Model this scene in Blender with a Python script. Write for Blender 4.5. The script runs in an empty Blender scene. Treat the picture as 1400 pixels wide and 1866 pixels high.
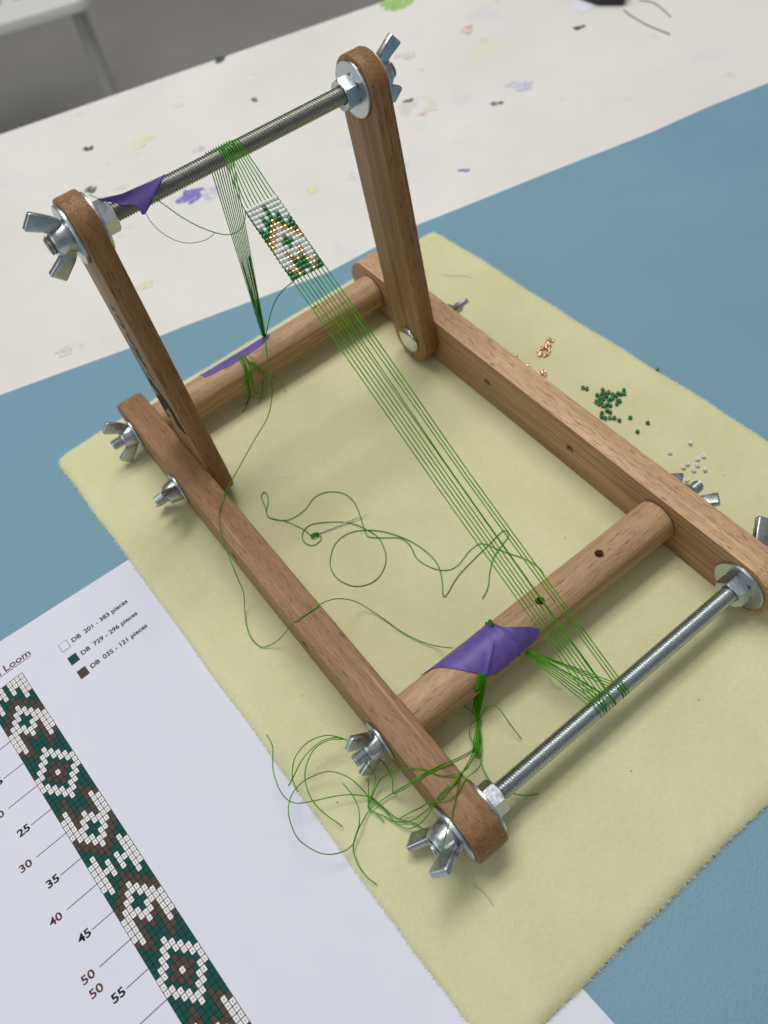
import bpy, bmesh, math, random
from mathutils import Matrix, Vector
random.seed(7)
S = 0.00072                      # one working unit is 0.72 mm
scene = bpy.context.scene
COL = scene.collection
V = Vector
# ---------------------------------------------------------------- camera
cd = bpy.data.cameras.new('camera'); cam = bpy.data.objects.new('camera', cd); COL.objects.link(cam)
RX = V((0.7863824, -0.6066142, -0.1167133)); RY = V((-0.5576126, -0.6157483, -0.5567066)); RZ = V((0.2658401, 0.5028651, -0.8224693)); CP = V((-55.1427718, -71.7857218, 372.6500178))
cam.matrix_world = Matrix(((RX.x, -RY.x, -RZ.x, CP.x*S), (RX.y, -RY.y, -RZ.y, CP.y*S), (RX.z, -RY.z, -RZ.z, CP.z*S), (0, 0, 0, 1)))
cd.sensor_fit = 'VERTICAL'; cd.sensor_height = 24.0; cd.lens = 24.0*1497.650/1866.0
cd.clip_start = 0.01; cd.clip_end = 60.0
cd.dof.use_dof = True; cd.dof.focus_distance = 0.275; cd.dof.aperture_fstop = 8.0; cd.dof.aperture_blades = 0
scene.camera = cam
scene.render.resolution_x = 768; scene.render.resolution_y = 1024
# ---------------------------------------------------------------- room light
w = bpy.data.worlds.new('World'); scene.world = w; w.use_nodes = True
bg = w.node_tree.nodes['Background']; bg.inputs[0].default_value = (0.96, 0.98, 1.0, 1); bg.inputs[1].default_value = 0.20
def lamp(name, x, y, z, sx, sy, watt, col, tx, ty):
    l = bpy.data.lights.new(name, 'AREA'); l.shape = 'RECTANGLE'; l.size = sx*S; l.size_y = sy*S; l.energy = watt; l.color = col
    o = bpy.data.objects.new(name, l); COL.objects.link(o)
    o.location = (x*S, y*S, z*S)
    o.rotation_euler = (V((tx*S, ty*S, 0)) - o.location).to_track_quat('-Z', 'Y').to_euler()
    return o
lamp('ceiling_lamp', 300, 800, 2500, 1800, 420, 12.6, (1.0, 0.975, 0.94), 300, 800)
lamp('ceiling_lamp', 420, 1290, 2500, 1800, 420, 12.6, (1.0, 0.975, 0.94), 420, 1290)
lamp('ceiling_bounce_fill', 300, 500, 2700, 6000, 6000, 12.0, (0.98, 0.99, 1.0), 300, 500)  # added overhead fill, stands in for light bounced off the ceiling
lamp('window_light', -2600, 500, 1000, 1700, 2200, 9.0, (0.86, 0.94, 1.0), 0, 150)
scene.view_settings.view_transform = 'Standard'; scene.view_settings.look = 'None'
scene.view_settings.exposure = 0.0; scene.view_settings.gamma = 1.0
# ---------------------------------------------------------------- measured sizes (working units)
H, T, TA, HA, HB = 32.18, 15.47, 10.55, 15.36, 16.7
D1, D2, D3, LA = 50.0, 236.3, 287.0, 150.03
TH = math.radians(81.203); DTH = math.radians(1.11)
W = 160.0
YT, ZT = 257.81, 165.23
# ---------------------------------------------------------------- node helpers
def mat(name):
    m = bpy.data.materials.new(name); m.use_nodes = True
    return m, m.node_tree, m.node_tree.nodes['Principled BSDF']
def N(t, typ, **kw):
    n = t.nodes.new(typ)
    for k, v in kw.items():
        if k in n.inputs.keys(): n.inputs[k].default_value = v
        else: setattr(n, k, v)
    return n
def L(t, a, b): t.links.new(a, b)
def coord(t, scale, rnd=False, kind='Object'):
    tc = N(t, 'ShaderNodeTexCoord'); mp = N(t, 'ShaderNodeMapping'); mp.inputs['Scale'].default_value = tuple(s/S for s in scale)
    L(t, tc.outputs[kind], mp.inputs['Vector'])
    if rnd:
        oi = N(t, 'ShaderNodeObjectInfo'); mu = N(t, 'ShaderNodeMath', operation='MULTIPLY'); mu.inputs[1].default_value = 37.0
        L(t, oi.outputs['Random'], mu.inputs[0]); L(t, mu.outputs[0], mp.inputs['Location'])
    return mp.outputs['Vector']
def noise(t, vec, scale=1.0, detail=3.0, rough=0.5, dist=0.0):
    n = N(t, 'ShaderNodeTexNoise'); n.inputs['Scale'].default_value = scale; n.inputs['Detail'].default_value = detail
    n.inputs['Roughness'].default_value = rough; n.inputs['Distortion'].default_value = dist
    L(t, vec, n.inputs['Vector']); return n.outputs['Fac']
def ramp(t, fac, stops):
    r = N(t, 'ShaderNodeValToRGB'); e = r.color_ramp.elements
    while len(e) < len(stops): e.new(0.5)
    for i, (p, c) in enumerate(stops): e[i].position = p; e[i].color = (*c, 1) if len(c) == 3 else c
    L(t, fac, r.inputs['Fac']); return r.outputs['Color']
def mix(t, fac, a, b, typ='MIX'):
    m = N(t, 'ShaderNodeMix', data_type='RGBA', blend_type=typ)
    for s, x in ((6, a), (7, b)):
        if isinstance(x, tuple): m.inputs[s].default_value = (*x, 1)
        else: L(t, x, m.inputs[s])
    if isinstance(fac, (int, float)): m.inputs[0].default_value = fac
    else: L(t, fac, m.inputs[0])
    return m.outputs[2]
def mth(t, op, a, b=0.0):
    m = N(t, 'ShaderNodeMath', operation=op)
    for s, x in ((0, a), (1, b)):
        if isinstance(x, (int, float)): m.inputs[s].default_value = x
        else: L(t, x, m.inputs[s])
    return m.outputs[0]
def bump(t, b, h, strength, dist, nrm=None):
    n = N(t, 'ShaderNodeBump'); n.inputs['Strength'].default_value = strength; n.inputs['Distance'].default_value = dist*S
    L(t, h, n.inputs['Height'])
    if nrm: L(t, nrm, n.inputs['Normal'])
    L(t, n.outputs['Normal'], b.inputs['Normal']); return n.outputs['Normal']
# ---------------------------------------------------------------- materials
def wood(name, lo, hi, fleck=0.75, FT=(1.0, 0.99, 0.98), SF=(1.04, 1.07, 1.02)):
    m, t, b = mat(name)
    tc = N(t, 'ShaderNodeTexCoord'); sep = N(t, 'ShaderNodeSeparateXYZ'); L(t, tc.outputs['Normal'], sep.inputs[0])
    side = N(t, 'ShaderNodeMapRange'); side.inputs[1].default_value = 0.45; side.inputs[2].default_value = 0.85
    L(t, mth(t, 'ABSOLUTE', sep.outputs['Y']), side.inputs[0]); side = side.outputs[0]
    rings = noise(t, coord(t, (0.006, 0.16, 0.24), True), 1.0, 4.0, 0.55, 0.9)
    base = ramp(t, rings, [(0.30, lo), (0.48, tuple((a+c)/2 for a, c in zip(lo, hi))), (0.66, hi)])
    streak = noise(t, coord(t, (0.012, 0.5, 0.85), True), 1.0, 3.0, 0.6, 0.4)
    st = ramp(t, streak, [(0.42, (1, 1, 1)), (0.62, (0.60, 0.52, 0.46))])
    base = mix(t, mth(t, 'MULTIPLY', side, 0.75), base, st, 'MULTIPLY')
    fine = noise(t, coord(t, (0.10, 3.2, 3.2), True), 1.0, 2.0, 0.6)
    base = mix(t, 0.55, base, ramp(t, fine, [(0.32, (0.68, 0.62, 0.58)), (0.62, (1.1, 1.08, 1.06))]), 'MULTIPLY')
    fl = noise(t, coord(t, (0.13, 2.7, 2.7), True), 1.0, 1.5, 0.55)
    flm = ramp(t, fl, [(0.605, (0, 0, 0)), (0.655, (1, 1, 1))])
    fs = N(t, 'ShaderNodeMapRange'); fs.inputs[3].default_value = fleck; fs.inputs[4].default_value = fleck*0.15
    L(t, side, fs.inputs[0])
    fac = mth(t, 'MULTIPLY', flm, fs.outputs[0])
    base = mix(t, fac, base, (0.075, 0.034, 0.016))
    pale = noise(t, coord(t, (0.008, 0.8, 0.8), True), 1.0, 1.0, 0.5)
    base = mix(t, mth(t, 'MULTIPLY', ramp(t, pale, [(0.68, (0, 0, 0)), (0.74, (1, 1, 1))]), 0.30), base, (0.62, 0.44, 0.29))
    base = mix(t, 1.0, base, mix(t, side, FT, SF), 'MULTIPLY')  # face tint: grain difference plus light and shade painted in per face
    en = N(t, 'ShaderNodeMapRange'); en.inputs[1].default_value = 0.35; en.inputs[2].default_value = 0.8; L(t, mth(t, 'ABSOLUTE', sep.outputs['X']), en.inputs[0])
    rl = noise(t, coord(t, (0.03, 0.09, 0.16), True), 1.0, 2.0, 0.4, 0.5)
    rs = mth(t, 'SINE', mth(t, 'MULTIPLY', rl, 75.0))
    base = mix(t, mth(t, 'MULTIPLY', en.outputs[0], 0.6), base, ramp(t, rs, [(0.35, (1.0, 1.0, 1.0)), (0.95, (0.50, 0.42, 0.36))]), 'MULTIPLY')
    blot = noise(t, coord(t, (0.02, 0.03, 0.03), True), 1.0, 2.0)
    base = mix(t, 0.5, base, ramp(t, blot, [(0.3, (0.84, 0.80, 0.76)), (0.7, (1.08, 1.06, 1.04))]), 'MULTIPLY')
    L(t, base, b.inputs['Base Color']); b.inputs['Roughness'].default_value = 0.50; b.inputs['Specular IOR Level'].default_value = 0.32
    h = mth(t, 'SUBTRACT', mth(t, 'MULTIPLY', fine, 0.5), flm)
    bump(t, b, h, 0.35, 0.35)
    return m
M = {}
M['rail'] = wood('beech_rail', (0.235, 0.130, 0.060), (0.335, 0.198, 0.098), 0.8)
M['rail_pale'] = wood('pale_beech_rail', (0.45, 0.282, 0.150), (0.65, 0.445, 0.255), 0.85, (1.0, 1.0, 0.98), (0.74, 0.72, 0.62))  # darker side tint paints the inner face's shade into the wood
M['arm'] = wood('beech_arm', (0.275, 0.158, 0.066), (0.385, 0.238, 0.108), 0.8, (0.95, 0.86, 0.78))  # front tint puts the front face's shade into the arm colour
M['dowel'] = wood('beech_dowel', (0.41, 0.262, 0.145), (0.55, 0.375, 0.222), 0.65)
def metal(name, col, rough, scuff=0.12, rs=0.6):
    m, t, b = mat(name); b.inputs['Metallic'].default_value = 1.0
    n = noise(t, coord(t, (rs, rs, rs), True), 1.0, 4.0, 0.65)
    L(t, ramp(t, n, [(0.3, tuple(c*0.82 for c in col)), (0.7, col)]), b.inputs['Base Color'])
    r = N(t, 'ShaderNodeMapRange'); r.inputs[1].default_value = 0.3; r.inputs[2].default_value = 0.7; r.inputs[3].default_value = rough-scuff/2; r.inputs[4].default_value = rough+scuff
    L(t, n, r.inputs[0]); L(t, r.outputs[0], b.inputs['Roughness'])
    bump(t, b, noise(t, coord(t, (1.1, 1.1, 1.1), True), 1.0, 3.0), 0.10, 0.25)
    return m
M['zinc'] = metal('bright_zinc', (0.56, 0.61, 0.64), 0.30)
M['zinc_dull'] = metal('cast_zinc', (0.52, 0.54, 0.56), 0.27, 0.16, 0.35)
M['rod'] = metal('zinc_rod', (0.48, 0.525, 0.535), 0.27)
M['steel'] = metal('plain_steel_rod', (0.33, 0.33, 0.295), 0.34)
M['dome'] = metal('polished_dome', (0.72, 0.74, 0.74), 0.10, 0.04)
def plain(name, col, rough=0.5, spec=0.5, **kw):
    m, t, b = mat(name); b.inputs['Base Color'].default_value = (*col, 1); b.inputs['Roughness'].default_value = rough; b.inputs['Specular IOR Level'].default_value = spec
    for k, v in kw.items(): b.inputs[k].default_value = v
    return m
def threadmat(name, a, c):
    m, t, b = mat(name)
    n = noise(t, coord(t, (0.12, 0.12, 0.12), True), 1.0, 3.0)
    col = ramp(t, n, [(0.35, a), (0.65, c)])
    L(t, col, b.inputs['Base Color']); b.inputs['Roughness'].default_value = 0.5; b.inputs['Specular IOR Level'].default_value = 0.25
    tr = N(t, 'ShaderNodeBsdfTranslucent'); L(t, col, tr.inputs['Color'])
    mx = N(t, 'ShaderNodeMixShader'); mx.inputs[0].default_value = 0.48
    L(t, b.outputs[0], mx.inputs[1]); L(t, tr.outputs[0], mx.inputs[2]); L(t, mx.outputs[0], t.nodes['Material Output'].inputs['Surface'])
    return m
M['thread'] = threadmat('green_thread', (0.045, 0.34, 0.002), (0.14, 0.62, 0.004))
M['thread_dark'] = threadmat('dark_green_thread', (0.018, 0.15, 0.004), (0.06, 0.32, 0.006))
M['thread_bright'] = threadmat('bright_green_thread', (0.05, 0.34, 0.002), (0.16, 0.60, 0.006))
M['b_green'] = plain('green_glass_bead', (0.018, 0.19, 0.055), 0.12, 0.7)
M['b_white'] = plain('white_glass_bead', (0.78, 0.83, 0.80), 0.22, 0.5)
M['b_gold'] = plain('rose_gold_bead', (0.90, 0.65, 0.41), 0.16, 0.5, Metallic=1.0)
def tapemat():
    m, t, b = mat('purple_tape')
    n = noise(t, coord(t, (0.25, 0.25, 0.25)), 1.0, 4.0)
    L(t, ramp(t, n, [(0.3, (0.098, 0.058, 0.275)), (0.7, (0.14, 0.088, 0.365))]), b.inputs['Base Color'])
    b.inputs['Roughness'].default_value = 0.5
    bump(t, b, noise(t, coord(t, (0.9, 0.9, 0.9)), 1.0, 3.0), 0.25, 0.25)
    return m
M['tape'] = tapemat()
def feltmat(name, k=1.0):
    m, t, b = mat(name)
    n1 = noise(t, coord(t, (0.02, 0.02, 0.02)), 1.0, 4.0, 0.55); n2 = noise(t, coord(t, (0.55, 0.55, 0.55)), 1.0, 5.0, 0.72, 0.6)
    c = ramp(t, n1, [(0.32, (0.668*k, 0.652*k, 0.375*k)), (0.68, (0.735*k, 0.715*k, 0.435*k))])
    c = mix(t, 0.34, c, ramp(t, n2, [(0.30, (0.80, 0.80, 0.75)), (0.68, (1.06, 1.06, 1.06))]), 'MULTIPLY')
    L(t, c, b.inputs['Base Color']); b.inputs['Roughness'].default_value = 0.95; b.inputs['Specular IOR Level'].default_value = 0.1
    b.inputs['Sheen Weight'].default_value = 0.12; b.inputs['Sheen Roughness'].default_value = 0.5
    n3 = noise(t, coord(t, (1.3, 1.3, 1.3)), 1.0, 4.0, 0.7, 1.0)
    nn = bump(t, b, n1, 0.35, 9.0); bump(t, b, n3, 0.42, 0.8, nn)
    return m
M['felt'] = feltmat('yellow_felt'); M['fuzz'] = plain('felt_fibre', (0.80, 0.79, 0.62), 0.9, 0.1)
def matmat():
    m, t, b = mat('blue_leatherette')
    n1 = noise(t, coord(t, (0.006, 0.006, 0.006)), 1.0, 3.0)
    L(t, ramp(t, n1, [(0.3, (0.146, 0.295, 0.385)), (0.7, (0.164, 0.322, 0.415))]), b.inputs['Base Color'])
    sc = noise(t, coord(t, (0.02, 0.045, 0.03)), 1.0, 5.0, 0.65, 0.6)
    rr = N(t, 'ShaderNodeMapRange'); rr.inputs[1].default_value = 0.3; rr.inputs[2].default_value = 0.7; rr.inputs[3].default_value = 0.40; rr.inputs[4].default_value = 0.62
    L(t, sc, rr.inputs[0]); L(t, rr.outputs[0], b.inputs['Roughness']); b.inputs['Specular IOR Level'].default_value = 0.5
    v = N(t, 'ShaderNodeTexVoronoi'); v.inputs['Scale'].default_value = 0.75; L(t, coord(t, (1, 1, 1)), v.inputs['Vector'])
    n2 = noise(t, coord(t, (0.5, 0.5, 0.5)), 1.0, 4.0)
    bump(t, b, mth(t, 'ADD', v.outputs['Distance'], n2), 0.20, 0.5)
    return m
M['mat'] = matmat()
def tablemat():
    m, t, b = mat('paint_stained_white_table')
    c = ramp(t, noise(t, coord(t, (0.008, 0.008, 0.008)), 1.0, 5.0, 0.6), [(0.3, (0.705, 0.690, 0.650)), (0.7, (0.775, 0.765, 0.725))])
    for sc, col, th, amt, off in ((0.011, (0.76, 0.68, 0.64), 0.62, 0.35, 0), (0.013, (0.70, 0.71, 0.52), 0.66, 0.45, 3), (0.03, (0.55, 0.52, 0.49), 0.66, 0.5, 7), (0.017, (0.60, 0.58, 0.72), 0.66, 0.4, 11), (0.09, (0.40, 0.40, 0.38), 0.73, 0.6, 19)):
        mp = N(t, 'ShaderNodeMapping'); mp.inputs['Location'].default_value = (off, off*1.7, 0); L(t, coord(t, (sc, sc, sc)), mp.inputs['Vector'])
        n = noise(t, mp.outputs['Vector'], 1.0, 4.0, 0.55)
        c = mix(t, mth(t, 'MULTIPLY', ramp(t, n, [(th, (0, 0, 0)), (th+0.06, (1, 1, 1))]), amt), c, col)
    L(t, c, b.inputs['Base Color']); b.inputs['Roughness'].default_value = 0.55; b.inputs['Specular IOR Level'].default_value = 0.35
    bump(t, b, noise(t, coord(t, (0.2, 0.2, 0.2)), 1.0, 4.0), 0.15, 0.3)
    return m
M['table'] = tablemat()
def papermat():
    m, t, b = mat('white_paper')
    L(t, ramp(t, noise(t, coord(t, (0.05, 0.05, 0.05)), 1.0, 4.0), [(0.3, (0.70, 0.715, 0.815)), (0.7, (0.725, 0.74, 0.835))]), b.inputs['Base Color'])
    b.inputs['Roughness'].default_value = 0.75; b.inputs['Specular IOR Level'].default_value = 0.25
    return m
M['paper'] = papermat()
M['ink'] = plain('black_ink', (0.012, 0.012, 0.018), 0.7, 0.12); M['ink_brown'] = plain('brown_ink', (0.10, 0.030, 0.024), 0.7, 0.12)
M['p_teal'] = plain('teal_ink', (0.012, 0.078, 0.068), 0.7, 0.12); M['p_brown'] = plain('umber_ink', (0.085, 0.064, 0.050), 0.7, 0.12)
M['p_white'] = plain('white_cell', (0.80, 0.79, 0.79), 0.7, 0.3); M['p_dot'] = plain('grey_ink', (0.33, 0.32, 0.32), 0.7, 0.3)
M['burn'] = plain('burnt_stamp', (0.045, 0.026, 0.014), 0.8, 0.2)
def floormat():
    m, t, b = mat('grey_floor')
    L(t, ramp(t, noise(t, coord(t, (0.004, 0.004, 0.004)), 1.0, 5.0), [(0.3, (0.37, 0.35, 0.32)), (0.7, (0.41, 0.39, 0.36))]), b.inputs['Base Color'])
    b.inputs['Roughness'].default_value = 0.45
    return m
M['floor'] = floormat()
M['chair'] = plain('pale_grey_plastic', (0.74, 0.74, 0.73), 0.4); M['chair_leg'] = plain('grey_metal_leg', (0.42, 0.42, 0.41), 0.4)
M['black'] = plain('black_plastic', (0.012, 0.012, 0.013), 0.4); M['lint'] = plain('dark_lint', (0.06, 0.05, 0.03), 0.9, 0.1)
M['hair'] = plain('grey_yarn', (0.30, 0.28, 0.25), 0.8, 0.2); M['needle'] = metal('needle_steel', (0.42, 0.41, 0.37), 0.25)
# ---------------------------------------------------------------- mesh helpers
def mesh_from(name, vs, fs, smooth=True, sharp=None):
    me = bpy.data.meshes.new(name); me.from_pydata([tuple(c*S for c in v) for v in vs], [], fs); me.update()
    if smooth: me.polygons.foreach_set('use_smooth', [True]*len(me.polygons))
    if sharp: me.set_sharp_from_angle(angle=math.radians(sharp))
    return me
def mesh_bm(name, bm, smooth=True, sharp=35):
    bmesh.ops.scale(bm, vec=(S, S, S), verts=bm.verts); bm.normal_update()
    me = bpy.data.meshes.new(name); bm.to_mesh(me); bm.free()
    if smooth:
        me.polygons.foreach_set('use_smooth', [True]*len(me.polygons))
        if sharp: me.set_sharp_from_angle(angle=math.radians(sharp))
    return me
def place(name, me, material, parent=None, mw=None):
    o = bpy.data.objects.new(name, me); COL.objects.link(o)
    if material is not None and not me.materials: me.materials.append(material)
    mw = mw or Matrix()
    loc = mw.to_translation()*S; mw = mw.to_3x3().to_4x4(); mw.translation = loc
    if parent is not None:
        o.parent = parent; o.matrix_parent_inverse = Matrix.Translation(-parent.location)
    o.matrix_world = mw; o.matrix_basis = mw
    return o
def tag(o, label, cat, group=None, kind=None):
    o['label'] = label; o['category'] = cat
    if group: o['group'] = group
    if kind: o['kind'] = kind
    return o
def thing(name, loc, label, cat, group=None):
    o = bpy.data.objects.new(name, None); COL.objects.link(o); o.location = V(loc)*S; o.empty_display_size = 0.01
    return tag(o, label, cat, group)
def Tr(x, y, z): return Matrix.Translation((x, y, z))
def frame(org, X, Y, Z):
    return Matrix(((X[0], Y[0], Z[0], org[0]), (X[1], Y[1], Z[1], org[1]), (X[2], Y[2], Z[2], org[2]), (0, 0, 0, 1)))
def spline(pts, sub):
    P = [V(p) for p in pts]; out = []
    for i in range(len(P)-1):
        a = P[i-1] if i else P[0]*2-P[1]; b, c = P[i], P[i+1]; d = P[i+2] if i+2 < len(P) else P[-1]*2-P[-2]
        for k in range(sub):
            u = k/sub
            out.append(0.5*((2*b)+(c-a)*u+(2*a-5*b+4*c-d)*u*u+(3*b-a-3*c+d)*u**3))
    out.append(P[-1]); return out
def tube_data(pts, r, sides=5, vs=None, fs=None, taper=False):
    vs = [] if vs is None else vs; fs = [] if fs is None else fs
    n0 = len(vs); up = V((0.31, 0.2, 0.93)); P = [V(p) for p in pts]
    for i, p in enumerate(P):
        d = (P[min(i+1, len(P)-1)]-P[max(i-1, 0)])
        if d.length < 1e-9: d = V((0, 0, 1))
        d.normalize(); a = up-d*up.dot(d)
        if a.length < 1e-3: a = V((1, 0, 0))-d*d.x
        a.normalize(); up = a; b = d.cross(a)
        rr = r(i/(len(P)-1)) if callable(r) else r
        for k in range(sides):
            q = 2*math.pi*k/sides; vs.append(p+a*(rr*math.cos(q))+b*(rr*math.sin(q)))
    for i in range(len(P)-1):
        for k in range(sides):
            k2 = (k+1) % sides
            fs.append((n0+i*sides+k, n0+i*sides+k2, n0+(i+1)*sides+k2, n0+(i+1)*sides+k))
    fs.append(tuple(n0+k for k in reversed(range(sides)))); e = n0+(len(P)-1)*sides; fs.append(tuple(e+k for k in range(sides)))
    return vs, fs
def tube(name, pts, r, material, parent=None, sub=6, sides=5):
    P = spline(pts, sub) if sub > 1 else pts
    o = P[0].copy() if hasattr(P[0], 'copy') else V(P[0])
    vs, fs = tube_data([V(p)-o for p in P], r, sides)
    return place(name, mesh_from(name, vs, fs), material, parent, Tr(*o))
def stadium(x0, x1, z0, r, thick, bev=0.7, seg=20):
    """side profile in local X-Z rounded at both ends, extruded along local Y (0..thick)"""
    bm = bmesh.new(); pr = []
    for i in range(seg+1): a = math.pi/2+math.pi*i/seg; pr.append((x0+r*math.cos(a), z0+r*math.sin(a)))
    for i in range(seg+1): a = -math.pi/2+math.pi*i/seg; pr.append((x1+r*math.cos(a), z0+r*math.sin(a)))
    f = bm.faces.new([bm.verts.new((x, 0, z)) for x, z in pr])
    ret = bmesh.ops.extrude_face_region(bm, geom=[f])
    bmesh.ops.translate(bm, vec=(0, thick, 0), verts=[v for v in ret['geom'] if isinstance(v, bmesh.types.BMVert)])
    bmesh.ops.recalc_face_normals(bm, faces=bm.faces)
    ed = [e for e in bm.edges if abs(e.verts[0].co.y-e.verts[1].co.y) < 1e-6]
    bmesh.ops.bevel(bm, geom=ed, offset=bev, segments=2, affect='EDGES', profile=0.5)
    return bm
def lathe(prof, n=32, axis='X', closed=True):
    """prof: list of (a, r) along the axis; ends closed when r == 0"""
    vs, fs = [], []
    for a, r in prof:
        for k in range(n):
            q = 2*math.pi*k/n; vs.append((a, r*math.cos(q), r*math.sin(q)))
    m = len(prof)
    for i in range(m-1):
        for k in range(n):
            k2 = (k+1) % n; fs.append((i*n+k, (i+1)*n+k, (i+1)*n+k2, i*n+k2))
    return vs, fs
def ring(prof, n=32):
    vs, fs = lathe(prof, n); m = len(prof)
    for k in range(n):
        k2 = (k+1) % n; fs.append(((m-1)*n+k, k, k2, (m-1)*n+k2))
    return vs, fs
def cut(o, cyls):
    """drill holes: cylinders (centre, axis, radius, length) in world units"""
    bm = bmesh.new()
    for c, ax, r, ln in cyls:
        mx = Tr(*c) @ V(ax).to_track_quat('Z', 'Y').to_matrix().to_4x4()
        bmesh.ops.create_cone(bm, cap_ends=True, segments=20, radius1=r, radius2=r, depth=ln, matrix=mx)
    tmp = place('drill', mesh_bm('drill', bm, False), None)
    md = o.modifiers.new('holes', 'BOOLEAN'); md.object = tmp; md.operation = 'DIFFERENCE'; md.solver = 'EXACT'
    bpy.context.view_layer.update(); dg = bpy.context.evaluated_depsgraph_get()
    me = bpy.data.meshes.new_from_object(o.evaluated_get(dg)); o.modifiers.clear()
    old = o.data; o.data = me; bpy.data.meshes.remove(old); td = tmp.data; bpy.data.objects.remove(tmp); bpy.data.meshes.remove(td)
    me.polygons.foreach_set('use_smooth', [True]*len(me.polygons)); me.set_sharp_from_angle(angle=math.radians(35))
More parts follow.
